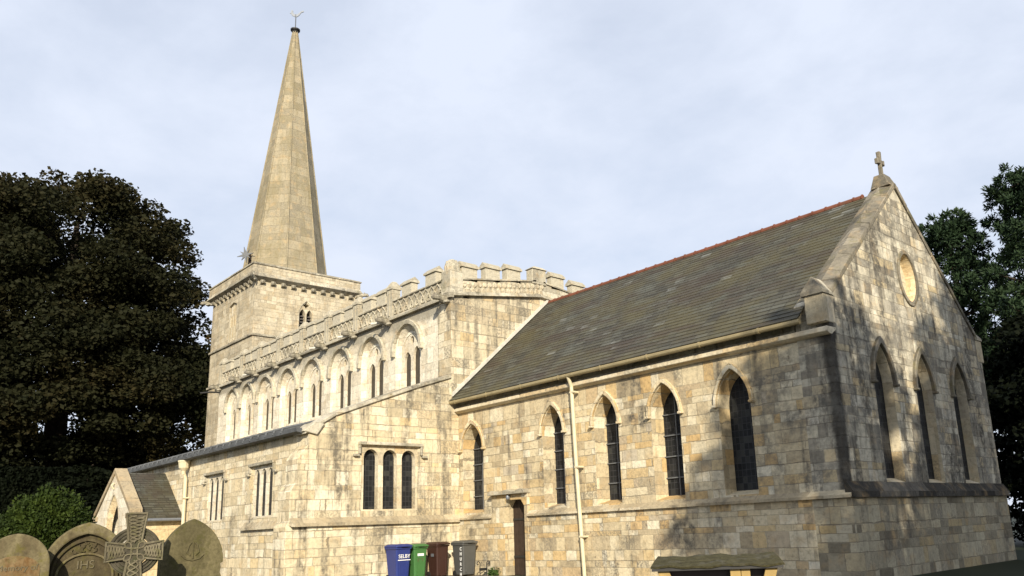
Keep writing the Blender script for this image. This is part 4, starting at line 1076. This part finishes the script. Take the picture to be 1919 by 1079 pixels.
def wheelie_bin(loc, mat, label, w=0.56, dpt=0.70, h=1.06, rz=0.0):
    t = thing('wheelie_bin', label, 'bin', loc, 'wheelie bins in a row against the church wall')
    t.rotation_euler = (0, 0, rz)
    a, c = w / 2, dpt / 2
    def loft(b, secs):
        n = len(secs[0][0])
        vs = [(x, y, z) for pts, z in secs for x, y in pts]
        fs = [(i * n + k, i * n + (k + 1) % n, (i + 1) * n + (k + 1) % n, (i + 1) * n + k) for i in range(len(secs) - 1) for k in range(n)]
        fs += [tuple(range(n - 1, -1, -1)), tuple((len(secs) - 1) * n + k for k in range(n))]
        b.add(vs, fs)
    def rr(hx, hy, r, x_off=0.0):
        pts = []
        for cx, cy, a0 in ((hx - r, hy - r, 0), (-hx + r, hy - r, 90), (-hx + r, -hy + r, 180), (hx - r, -hy + r, 270)):
            for k in range(4):
                an = R(a0 + k * 30); pts.append((cx + r * math.cos(an) + x_off, cy + r * math.sin(an)))
        return pts
    b = MB(); loft(b, [(rr(c * 0.76, a * 0.80, 0.05, 0.02), 0.06), (rr(c * 0.97, a * 0.97, 0.05), h - 0.10), (rr(c * 0.98, a * 0.98, 0.05), h - 0.04)])
    for yy in (-0.5, 0.5):                                  # moulded ribs on the front
        b.box(c * 0.80, c * 0.93, yy * a - 0.012, yy * a + 0.012, 0.12, h - 0.45)
    obp = b.build('body', mat, None, bevel=0.008); obp.parent = t
    b = MB(); loft(b, [(rr(c + 0.02, a + 0.02, 0.05), h - 0.07), (rr(c + 0.025, a + 0.025, 0.05), h - 0.015)])
    o1 = b.build('rim', mat, None, bevel=0.006); o1.parent = t
    b = MB(); loft(b, [(rr(c + 0.05, a + 0.035, 0.06, 0.015), h - 0.008), (rr(c + 0.05, a + 0.035, 0.06, 0.015), h + 0.035), (rr(c * 0.86, a * 0.84, 0.08), h + 0.085)])
    b.box(c + 0.04, c + 0.11, -0.14, 0.14, h, h + 0.03)
    o2 = b.build('lid', mat, None, bevel=0.008); o2.parent = t
    b = MB().tube([(-c - 0.10, -a + 0.06, h - 0.02), (-c - 0.10, a - 0.06, h - 0.02)], 0.016, 8)
    b.box(-c - 0.11, -c + 0.02, -a + 0.05, -a + 0.09, h - 0.06, h).box(-c - 0.11, -c + 0.02, a - 0.09, a - 0.05, h - 0.06, h)
    o3 = b.build('handle', mat, None); o3.parent = t
    for s in (-1, 1):
        b = MB()
        n = 18
        for yy0, rr_ in ((s * (a * 0.80), 0.10),):
            b.add([(-c + 0.10 + rr_ * math.cos(2 * math.pi * k / n), yy0 + q, 0.10 + rr_ * math.sin(2 * math.pi * k / n)) for q in (-0.025, 0.025) for k in range(n)],
                  [tuple(range(n)), tuple(range(2 * n - 1, n - 1, -1))] + [(k, (k + 1) % n, n + (k + 1) % n, n + k) for k in range(n)])
        o4 = b.build('wheel', M['iron'], None); o4.parent = t
    return t
BZ = 0.0
b1 = wheelie_bin((-14.40, -2.88, BZ), M['blue'], 'blue wheelie bin with white SELBY lettering, at the left end of the row')
b2 = wheelie_bin((-14.45, -2.18, BZ), M['green'], 'green wheelie bin with a white badge, between the blue and brown bins', w=0.52, dpt=0.62, h=1.04)
b3 = wheelie_bin((-14.50, -1.28, BZ), M['brown'], 'dark brown wheelie bin with a small grey sticker, beside the grey bin', w=0.50, dpt=0.64, h=1.07)
b4 = wheelie_bin((-13.95, -0.57, BZ), M['grey'], 'grey wheelie bin with white vertical CHURCH lettering', w=0.58, dpt=0.66, h=1.08)
text('SELBY', 0.165, M['lettering'], b1, ME(0.346, 0.02, 0.76), bold=0.001)
pb = MB().box(0.335, 0.342, -0.21, 0.25, 0.635, 0.66).build('lettering_bar', M['lettering'], None); pb.parent = b1
pb = MB().box(0.30, 0.305, -0.12, 0.12, 0.74, 0.82).build('badge', M['lettering'], None); pb.parent = b2
pb = MB().ring([(-0.10, 0.56), (-0.10, 0.66), (0.10, 0.66), (0.10, 0.56)], [(-0.08, 0.58), (-0.08, 0.65), (0.08, 0.65), (0.08, 0.58)], lambda u, v, d: (0.292 - d, u, v), 0, 0.01).build('badge_outline', M['grave_a'], None); pb.parent = b2
pb = MB().box(-0.02, 0.14, -0.256, -0.25, 0.68, 0.78).build('sticker', M['zinc'], None); pb.parent = b3
text('C\nH\nU\nR\nC\nH', 0.15, M['lettering'], b4, MS(0.19, -0.286, 0.48), bold=0.004, spacing=1.1)

# wrought-iron stand beside the grey bin
ir = thing('iron_stand', 'low black wrought-iron stand with two scrolled ends beside the grey bin', 'iron stand', (-13.15, -0.38, 0))
def scroll(y, s):
    pts = [(0, y, 0.0), (0, y, 0.36)]
    for k in range(11):
        a = math.pi - s * 0 - k * 0.52
        r_ = 0.075 * (1 - k * 0.055)
        pts.append((0, y + s * (0.075 + r_ * math.cos(a)) * -1 * -1, 0.38 + r_ * math.sin(a) * 1.0 + 0.03))
    return pts
for s, y in ((-1, -0.14), (1, 0.14)):
    o = MB().tube(scroll(y, s * 1), 0.014, 6).build('scrolled_end', M['iron'], None); o.parent = ir
o = MB().box(-0.03, 0.03, -0.15, 0.15, 0.17, 0.26).build('cross_bar', M['iron'], None); o.parent = ir
o = MB().tube([(0, -0.14, 0.08), (0, 0.0, 0.14), (0, 0.14, 0.08)], 0.012, 6).build('stay', M['iron'], None); o.parent = ir

# ------------------------------------------------------------------ gravestones
def frame_at(loc, ang):
    """local x to the viewer's right, -y towards the viewer; returned as rotation about z"""
    return ang
def gothic(hw, h_spring, h_apex, n=10): return arch(0, hw, 0.0, h_spring, h_apex, n)
FG = lambda u, v, d: (u, d, v)
def MG(x, z, y): return Matrix.Translation((x, y, z)) @ Matrix(((1, 0, 0, 0), (0, 0, -1, 0), (0, 1, 0, 0), (0, 0, 0, 1)))
def grave(name, label, loc, ang, cat='gravestone', tilt=0.0):
    t = thing(name, label, cat, loc); t.rotation_euler = (0, tilt, R(ang)); return t
def pc(o, t): o.parent = t; return o

# right: plain pointed slab with worn emblem
t = grave('gravestone', 'broad plain olive gravestone with a worn carved emblem, right of the Celtic cross', (-1.52, -13.78, 0), 82)
pts = gothic(0.365, 1.22, 1.745, 12)
k = [i for i, (u, v) in enumerate(pts) if u > 0.34 and v > 1.2][-1]
pts = pts[:-1] + [(0.362, 1.20), (0.335, 1.19), (0.342, 1.13), (0.332, 1.08), (0.352, 1.03), (0.362, 0.99), (0.362, 0.0)]
pc(MB().prism(pts, FG, 0, 0.16).build('slab', M['grave_a'], None), t)
em = MB()
for s in (-1, 1):
    em.tube([(s * 0.03, -0.002, 1.30), (s * 0.07, -0.004, 1.34), (s * 0.05, -0.004, 1.42), (s * 0.02, -0.002, 1.46)], 0.012, 6)
    em.tube([(s * 0.0, -0.002, 1.24), (s * 0.08, -0.004, 1.26), (s * 0.13, -0.002, 1.31)], 0.012, 6)
em.tube([(0, -0.004, 1.26), (0, -0.004, 1.44)], 0.013, 6)
pc(em.build('carved_emblem', M['grave_a'], None), t)

# middle-left: moulded Gothic stone with IHS
t = grave('gravestone', 'dark gothic gravestone with a moulded pointed rim and carved IHS, left of the Celtic cross', (-1.66, -14.93, 0), 80)
Ao = gothic(0.44, 1.20, 1.735, 12)
pc(MB().prism(Ao, FG, 0.03, 0.17).build('slab', M['grave_b'], None, bevel=0.01), t)
pc(MB().ring(Ao, gothic(0.365, 1.17, 1.60, 12), FG, -0.03, 0.05).build('moulded_rim', M['grave_c'], None, bevel=0.02), t)
pc(MB().ring(gothic(0.345, 1.16, 1.56, 12), gothic(0.32, 1.15, 1.52, 12), FG, 0.0, 0.04).build('inner_moulding', M['grave_b'], None, bevel=0.008), t)
rnd_a = [(-0.30, 0.0)] + [(-0.30 * math.cos(a), 1.13 + 0.26 * math.sin(a)) for a in np.linspace(0, math.pi, 17)] + [(0.30, 0.0)]
rnd_b = [(-0.275, 0.0)] + [(-0.275 * math.cos(a), 1.13 + 0.235 * math.sin(a)) for a in np.linspace(0, math.pi, 17)] + [(0.275, 0.0)]
pc(MB().ring(rnd_a, rnd_b, FG, 0.005, 0.04).build('round_arch', M['grave_c'], None, bevel=0.006), t)
fo = MB()
rs = random.Random(3)
for i in range(60):
    u = rs.uniform(-0.24, 0.24); v = rs.uniform(1.28, 1.52)
    if (abs(u) / 0.30) ** 2 + ((v - 1.13) / 0.29) ** 2 < 1 or abs(u) > (1.56 - v) * 0.95: continue
    a = rs.uniform(0, 6.28)
    fo.tube([(u + 0.03 * math.cos(a + q * 1.1), 0.02, v + 0.03 * math.sin(a + q * 1.1)) for q in range(4)], 0.011, 5)
pc(fo.build('carved_foliage', M['grave_b'], None), t)
text('IHS', 0.13, M['relief'], t, MG(0.0, 1.25, 0.024), 'carved_letters', ext=0.008)

# far left: round-shouldered stone with memorial text, cut by the frame
t = grave('gravestone', 'lichen-edged gravestone with a round head, rusty face and worn memorial lettering at the far left', (-1.38, -15.68, 0), 80)
pts = gothic(0.30, 1.27, 1.63, 14)
pts = arch(0, 0.325, 0, 1.28, 1.625, 14)
pc(MB().prism(pts, FG, 0.0, 0.12).build('slab', M['grave_c'], None, bevel=0.012), t)
inn = [(-0.235, 0.0)] + [(-0.235 * math.cos(a), 1.24 + 0.15 * math.sin(a)) for a in np.linspace(0, math.pi, 15)] + [(0.235, 0.0)]
pc(MB().prism(inn, FG, -0.006, 0.02).build('face_panel', M['rust_stain'], None), t)
text('In Memory of', 0.085, M['relief'], t, MG(-0.02, 1.262, -0.008), 'carved_letters', ext=0.004)

# Celtic cross
t = grave('celtic_cross', 'grey ring-headed Celtic cross gravestone covered in knotwork', (-0.97, -14.61, 0), 73, 'gravestone')
CZ = 1.385
arm = 0.30; aw0, aw1 = 0.08, 0.118
topz = 0.43
def half(a):  # outline of the cross
    return a
cp_ = []
cav = 0.085
outline = [(-aw1, topz), (aw1, topz), (aw0, cav + 0.05), (cav + 0.03, aw0 + 0.012), (arm, aw1), (arm, -aw1), (cav + 0.03, -aw0 - 0.012), (aw0, -cav - 0.05), (0.13, -0.55), (0.17, -CZ), (-0.17, -CZ), (-0.13, -0.55), (-aw0, -cav - 0.05), (-cav - 0.03, -aw0 - 0.012), (-arm, -aw1), (-arm, aw1), (-cav - 0.03, aw0 + 0.012), (-aw0, cav + 0.05)]
pc(MB().prism([(u, CZ + v) for u, v in outline], FG, 0.0, 0.14).build('cross_shaft', M['grave_x'], None, bevel=0.012), t)
rg = MB()
NR = 40
for (ra, rb_, d0, d1) in ((0.272, 0.158, 0.03, 0.11),):
    Ar = [(ra * math.cos(a), CZ + ra * math.sin(a)) for a in np.linspace(0, 2 * math.pi, NR + 1)]
    Br = [(rb_ * math.cos(a), CZ + rb_ * math.sin(a)) for a in np.linspace(0, 2 * math.pi, NR + 1)]
    rg.ring(Ar, Br, FG, d0, d1)
for r_ in (0.185, 0.218, 0.252):
    rg.tube([(r_ * math.cos(a), 0.026, CZ + r_ * math.sin(a)) for a in np.linspace(0, 2 * math.pi, 40, endpoint=False)], 0.011, 5, closed=True)
pc(rg.build('ring', M['grave_x'], None), t)
kn = MB()
# raised border
inset = 0.012
brd = [(u * (1 - inset / max(abs(u), 0.05)) if abs(u) > 0.02 else u, -0.003, CZ + (v - (inset if v > 0 else -inset))) for u, v in outline if v > -1.0]
border = [(-aw1, topz), (aw1, topz), (aw0, cav + 0.05), (cav + 0.03, aw0 + 0.012), (arm, aw1), (arm, -aw1), (cav + 0.03, -aw0 - 0.012), (aw0, -cav - 0.05), (0.13, -0.55), (0.145, -0.9)]
for s in (-1, 1):
    kn.tube([(s * (abs(u) - 0.012) * (1 if u > 0 else -1), -0.004, CZ + v + (-0.012 if v > 0 else 0.012)) for u, v in border], 0.014, 5)
def braid(p0, p1, w0, w1, n, strands=3, r=0.0095):
    p0 = Vector(p0); p1 = Vector(p1); dv = (p1 - p0); nv = Vector((-dv.y, dv.x)).normalized()
    for k in range(strands):
        path = []
        for i in range(n * 8 + 1):
            tt = i / (n * 8); ww = w0 + (w1 - w0) * tt
            ph = tt * n * math.pi + k * 2 * math.pi / strands
            q = p0 + dv * tt + nv * (ww * math.sin(ph))
            path.append((q.x, -0.006 - 0.006 * math.cos(ph * 2), CZ + q.y))
        kn.tube(path, r, 5)
braid((0, 0.10), (0, topz - 0.035), 0.042, 0.085, 5)
braid((0, -0.10), (0, -0.85), 0.045, 0.10, 8)
braid((0.10, 0), (arm - 0.03, 0), 0.045, 0.082, 4)
braid((-0.10, 0), (-arm + 0.03, 0), 0.045, 0.082, 4)
braid((-0.10, -0.10), (0.10, 0.10), 0.03, 0.03, 3, 2); braid((-0.10, 0.10), (0.10, -0.10), 0.03, 0.03, 3, 2)
pc(kn.build('knotwork', M['grave_k'], None), t)

# ------------------------------------------------------------------ low roofed timber shelter
sh = thing('timber_shelter', 'low timber shelter with a mossy board roof, ochre posts and dark panels by the chancel', 'shelter', (3.94, -10.35, 0))
sh.rotation_euler = (0, 0, R(37.5))
def sp_(b, name, mat, bev=0.0): o = b.build(name, mat, None, bevel=bev); o.parent = sh; return o
b = MB()
NX = 24
for k in range(NX):                                             # one thick mossy slab, slightly uneven
    xa, xb = -0.67 + 1.34 * k / NX, -0.67 + 1.34 * (k + 1) / NX
    def hz(x, t): return 1.0 + 0.085 * t + 0.008 * math.sin(9 * x + 2 * t) + 0.006 * math.sin(23 * x)
    vs = []
    for x in (xa, xb):
        e = 1 - 0.10 * max(0, (abs(x) - 0.5) / 0.2) ** 2
        for y, t, up in ((-0.30 * e, 0, 0.0), (-0.31 * e, 0, 0.02), (0.0, 0.55, 0.022), (0.28 * e, 1, 0.018), (0.28 * e, 1, 0.0)):
            vs.append((x * (1 - 0.08 * t), y, hz(x, t) + up))
    b.add(vs, [(q, q + 1, q + 6, q + 5) for q in range(4)] + [(4, 0, 5, 9)] + ([(0, 4, 3, 2, 1)] if k == 0 else []) + ([(5, 6, 7, 8, 9)] if k == NX - 1 else []))
sp_(b, 'roof', M['moss'])
sp_(MB().box(-0.66, 0.66, -0.285, -0.262, 0.975, 1.012), 'fascia', M['iron'])
FH = lambda u, v, d: (u, -0.26 + d, v)
for s in (-1, 1):
    sp_(MB().prism([(s * 0.61, 0.99), (s * 0.49, 0.99), (s * 0.40, 0.70), (s * 0.40, 0.0), (s * 0.52, 0.0), (s * 0.52, 0.70)], FH, 0.02, 0.09), 'bracket_post', M['ochre_wood'], 0.006)
sp_(MB().box(0.13, 0.235, -0.24, -0.17, 0.0, 0.99), 'post', M['ochre_wood'], 0.006)
sp_(MB().box(0.239, 0.33, -0.235, -0.175, 0.0, 0.99), 'post', M['ochre_wood'], 0.006)
sp_(MB().box(-0.50, 0.50, -0.10, -0.06, 0.0, 1.0), 'panel', M['maroon'])

# ------------------------------------------------------------------ vegetation
def cards(name, C, S, mat, parent, elong=1.6, outward=None, flat=0.0, seed=1):
    """leaf-sized rhombic faces at centres C (n,3) with sizes S (n,)"""
    rg_ = np.random.default_rng(seed)
    n = len(C)
    if outward is None:
        a = rg_.normal(size=(n, 3))
    else:
        a = outward + rg_.normal(size=(n, 3)) * 0.45
    a[:, 2] *= (1 - flat)
    a /= np.linalg.norm(a, axis=1, keepdims=True) + 1e-9
    r_ = rg_.normal(size=(n, 3))
    b_ = np.cross(a, r_); b_ /= np.linalg.norm(b_, axis=1, keepdims=True) + 1e-9
    s = S[:, None]
    V = np.empty((n, 4, 3))
    V[:, 0] = C - a * s * elong * 0.5; V[:, 2] = C + a * s * elong * 0.5
    k = rg_.uniform(-0.15, 0.15, size=(n, 1))
    V[:, 1] = C + b_ * s * 0.5 + a * s * k; V[:, 3] = C - b_ * s * 0.5 + a * s * k
    me = bpy.data.meshes.new(name)
    me.vertices.add(4 * n); me.loops.add(4 * n); me.polygons.add(n)
    me.vertices.foreach_set('co', V.reshape(-1).astype(np.float32))
    me.loops.foreach_set('vertex_index', np.arange(4 * n, dtype=np.int32))
    me.polygons.foreach_set('loop_start', np.arange(0, 4 * n, 4, dtype=np.int32))
    me.polygons.foreach_set('loop_total', np.full(n, 4, dtype=np.int32))
    me.update(calc_edges=True)
    me.materials.append(mat)
    o = bpy.data.objects.new(name, me); COL.objects.link(o)
    if parent is not None: o.parent = parent
    return o

def trunk(parent, h, r, limbs, seed=1, lean=(0, 0)):
    rs = random.Random(seed)
    b = MB()
    pts = [(lean[0] * t, lean[1] * t, h * t) for t in (0, 0.25, 0.5, 0.75, 1.0)]
    b.tube(pts, [r * 1.25, r, r * 0.8, r * 0.55, r * 0.2], 10)
    for (z, L, el, az) in limbs:
        t = z / h
        p = Vector((lean[0] * t, lean[1] * t, z)); dv = Vector((math.cos(az) * math.cos(el), math.sin(az) * math.cos(el), math.sin(el)))
        q = p + dv * L * 0.5 + Vector((0, 0, rs.uniform(-0.1, 0.3)))
        e = p + dv * L
        b.tube([p, q, e], [r * 0.35, r * 0.22, r * 0.06], 6)
    o = b.build('trunk', M['bark'], None); o.parent = parent
    return o

def broad_tree(name, label, loc, prof, n_cl, cl_r, per, card, mat, seed, h_tr, r_tr, cat='tree', group=None, flat=0.45, squash=0.42, inner=0.35):
    """prof: list of (z, radius); clumps scattered through the revolved profile, denser near the skin"""
    t = thing(name, label, cat, loc, group)
    rg_ = np.random.default_rng(seed)
    zs = np.array([p[0] for p in prof]); rs_ = np.array([p[1] for p in prof])
    zz = []; 
    wz = rs_ / rs_.sum()
    while len(zz) < n_cl:
        z = rg_.uniform(zs[0], zs[-1]); r_ = np.interp(z, zs, rs_)
        if rg_.uniform() < (r_ / rs_.max()): zz.append((z, r_))
    C = []; S = []; outw = []
    for z, r_ in zz:
        a = rg_.uniform(0, 2 * np.pi); q = r_ * (inner + (1 - inner) * np.sqrt(rg_.uniform())) 
        lump = 1 + 0.13 * np.sin(3 * a + seed) + 0.09 * np.sin(5 * a + z)
        c = np.array([q * lump * np.cos(a), q * lump * np.sin(a), z])
        R_ = cl_r * rg_.uniform(0.7, 1.35)
        m_ = int(per * (R_ / cl_r) ** 2)
        d_ = rg_.normal(size=(m_, 3)); d_ /= np.linalg.norm(d_, axis=1, keepdims=True)
        d_ *= R_ * rg_.uniform(0, 1, size=(m_, 1)) ** 0.45
        d_[:, 2] *= squash
        # tiers droop outwards
        d_[:, 2] -= 0.10 * np.hypot(d_[:, 0], d_[:, 1])
        C.append(c + d_); S.append(card * rg_.uniform(0.4, 1.55, size=m_))
    C = np.concatenate(C); S = np.concatenate(S)
    cards('crown', C, S, mat, t, elong=1.5, flat=flat, seed=seed)
    lim = []
    rr2 = random.Random(seed)
    for k in range(14):
        z = rr2.uniform(0.18, 0.85) * h_tr
        lim.append((z, 0.75 * float(np.interp(z, zs, rs_)) + 0.5, R(rr2.uniform(10, 40)), rr2.uniform(0, 6.28)))
    trunk(t, h_tr, r_tr, lim, seed)
    return t
broad_tree('copper_beech', 'huge dark copper beech with a spreading tiered crown left of the tower', (-53.5, -5.2, 0),
           [(6.5, 5.5), (8.5, 8.4), (12, 9.2), (16, 8.7), (20, 7.6), (23, 6.9), (25.0, 5.6), (26.0, 3.2), (26.4, 1.0)], 620, 1.5, 420, 0.175, M['beech'], 11, 24, 0.75, squash=0.6)
broad_tree('autumn_tree', 'smaller tree with orange autumn leaves glimpsed between the beech and the tower', (-66.0, 10.5, 0),
           [(6, 4.0), (10, 5.5), (15, 5.2), (19, 3.5), (21.5, 1.0)], 110, 1.5, 130, 0.36, M['autumn'], 12, 19, 0.4)
broad_tree('bushy_tree', 'dark low tree closing the gap under the beech crown beside the porch', (-50.0, -9.5, 0),
           [(0.4, 3.0), (2, 3.6), (4.5, 3.2), (6.3, 1.4)], 90, 1.2, 420, 0.18, M['yew'], 13, 5.2, 0.25)
broad_tree('bushy_tree', 'dark low tree behind the aisle roof at the foot of the tower', (-57.0, 0.5, 0),
           [(0.4, 3.4), (3, 4.4), (6.5, 3.8), (8.6, 1.4)], 110, 1.3, 420, 0.18, M['yew'], 14, 7, 0.3)
broad_tree('bushy_tree', 'dark low tree behind the porch gable', (-46.0, -4.5, 0),
           [(0.4, 3.0), (2.5, 3.4), (4.6, 2.4), (5.8, 0.9)], 90, 1.2, 420, 0.17, M['yew'], 15, 5, 0.25)

# clipped hedge at the left edge
hg = thing('hedge', 'tall dark clipped hedge with a level top at the left edge', 'hedge', (-46.0, -14.0, 0))
rg_ = np.random.default_rng(5)
nH = 40000
U = rg_.uniform(-9, 9, nH); V_ = rg_.uniform(0, 5.9, nH); D_ = np.abs(rg_.normal(0, 0.25, nH)) - 0.6
top = rg_.uniform(size=nH) < 0.25
Ch = np.stack([np.where(top, rg_.uniform(-1.2, 0.6, nH), -D_), U, np.where(top, 5.9 + rg_.normal(0, 0.06, nH), V_)], 1)
cards('leaves', Ch, np.full(nH, 0.15), M['yew'], hg, seed=5)
o = MB().box(-1.1, 0.35, -8.9, 8.9, 0.0, 5.8).build('hedge_core', M['yew'], None); o.parent = hg

# rounded clipped bush
bu = thing('clipped_bush', 'rounded bright green clipped bush behind the gravestones', 'bush', (-18.6, -12.05, 0))
nB = 30000
d_ = rg_.normal(size=(nB, 3)); d_ /= np.linalg.norm(d_, axis=1, keepdims=True); d_[:, 2] = np.abs(d_[:, 2]) * np.where(rg_.uniform(size=nB) < 0.15, -0.5, 1)
lump = 1 + 0.055 * np.sin(5 * d_[:, 0] + 3 * d_[:, 1]) * np.cos(6 * d_[:, 2]) + 0.035 * np.sin(11 * d_[:, 1] + 9 * d_[:, 2])
rad = np.array([1.22, 1.22, 1.75])
Cb = d_ * rad * (lump * np.where(rg_.uniform(size=nB) < 0.04, rg_.uniform(1.03, 1.12, nB), rg_.uniform(0.90, 1.03, nB)))[:, None] + np.array([0, 0, 1.30])
cards('foliage', Cb, rg_.uniform(0.04, 0.085, nB), M['bush'], bu, outward=d_ * 0.7, seed=6)
o = MB().lathe((0, 0, 0), [(0.8, 0.0), (1.05, 0.6), (1.10, 1.3), (0.95, 2.1), (0.6, 2.6), (0.2, 2.8)], 20).build('bush_core', M['yew'], None); o.parent = bu

def pine(label, loc, h, clumps, seed, r_tr=0.35, cl=1.0, per=560, dens_mat='pine', group=None, blade=0.27, width=0.075):
    t = thing('pine_tree', label, 'tree', loc, group)
    rg_ = np.random.default_rng(seed)
    C = []; S = []; O = []
    lim = []
    for (z, r_, az) in clumps:
        c = np.array([r_ * math.cos(az), r_ * math.sin(az), z])
        lim.append((max(1.0, z - 0.35 * r_), math.hypot(r_, 0.35 * r_), math.atan2(0.35 * r_, max(r_, 0.1)), az))
        R_ = cl * rg_.uniform(0.65, 1.25)
        nt_ = max(5, int(9 * (R_ / cl) ** 2))          # tufts in a clump
        for k in range(nt_):
            dd = rg_.normal(size=3); dd /= np.linalg.norm(dd); dd[2] = dd[2] * 0.55 + 0.12
            tc_ = c + dd * R_ * rg_.uniform(0.35, 1.0)
            m_ = per // 9
            nn = rg_.normal(size=(m_, 3)) + dd * 0.8 + np.array([0, 0, 0.5]); nn /= np.linalg.norm(nn, axis=1, keepdims=True)
            C.append(tc_ + nn * 0.34 * rg_.uniform(0.15, 1.0, size=(m_, 1)) * cl); S.append(np.full(m_, width * cl)); O.append(nn)
    C = np.concatenate(C); S = np.concatenate(S); O = np.concatenate(O)
    cards('crown', C, S, M[dens_mat], t, elong=blade / width, outward=O * 1.5, seed=seed)
    trunk(t, h * 0.97, r_tr, lim[::2], seed)
    return t
def pine_clumps(h, z0, rmax, n, seed, top=0.9, power=0.75):
    rs = random.Random(seed); out = []
    for k in range(n):
        t = (k + rs.random()) / n
        z = z0 + (h - z0) * t
        r_ = rmax * (1 - t) ** power * rs.uniform(0.25, 1.0) + 0.12
        out.append((z, r_, k * 2.399 + rs.uniform(-0.4, 0.4)))
    out.append((h, 0.05, 0))
    return out
pine('dark green pine with a narrow pointed top, nearest the chancel gable', (-6.3, 25.6, 0), 16.4, pine_clumps(16.4, 5.5, 4.4, 90, 21, power=0.62), 21)
pine('tallest dark green pine, at the right edge', (-2.2, 25.2, 0), 17.3, pine_clumps(17.3, 6.5, 4.6, 100, 22, power=0.55), 22, r_tr=0.42)
pine('distant pine whose tip shows just above the gable slope', (-12.4, 33.0, 0), 18.9, pine_clumps(18.9, 8.0, 3.2, 60, 23), 23)
broad_tree('yew_tree', 'black-green yew behind the north corner of the chancel', (-0.5, 21.0, 0),
           [(0.3, 3.2), (3, 4.2), (6, 4.0), (8.5, 2.6), (10.2, 0.9)], 150, 1.3, 520, 0.14, M['yew'], 31, 8.5, 0.35)
broad_tree('yew_tree', 'broad black-green yew filling the right edge', (2.6, 17.8, 0),
           [(0.3, 2.4), (2, 3.0), (4.5, 2.9), (7, 1.8), (8.5, 0.6)], 120, 1.1, 520, 0.13, M['yew'], 32, 7, 0.3)
# tall trees outside the frame to the south-east: they cast the dappled shade on the gable end
def shade_tree(label, loc, prof, n_cl, seed):
    return broad_tree('shade_tree', label, loc, prof, n_cl, 1.25, 130, 0.34, M['pine'], seed, 16, 0.45, squash=0.8, flat=0.0)
shade_tree('tall green tree on the lawn south-east of the chancel, the smaller of two', (20.4, -14.6, 0), [(6, 2.5), (9, 3.6), (13, 3.2), (15.5, 2.0), (17.5, 0.8)], 42, 41)
shade_tree('tall green tree on the lawn east of the chancel gable, the larger of two', (24.4, -9.2, 0), [(4, 4.4), (9, 5.0), (13, 4.6), (17.5, 3.0), (21.0, 1.6)], 215, 42)

# weeds at the wall foot beside the bins
wd = thing('weed', 'small green weed growing at the wall foot beside the priest door', 'weed', (-12.85, -0.22, 0))
nW = 260
Cw = rg_.normal(size=(nW, 3)) * np.array([0.12, 0.05, 0.06]) + np.array([0, 0, 0.10])
cards('leaves', Cw, np.full(nW, 0.06), M['weed'], wd, seed=9)
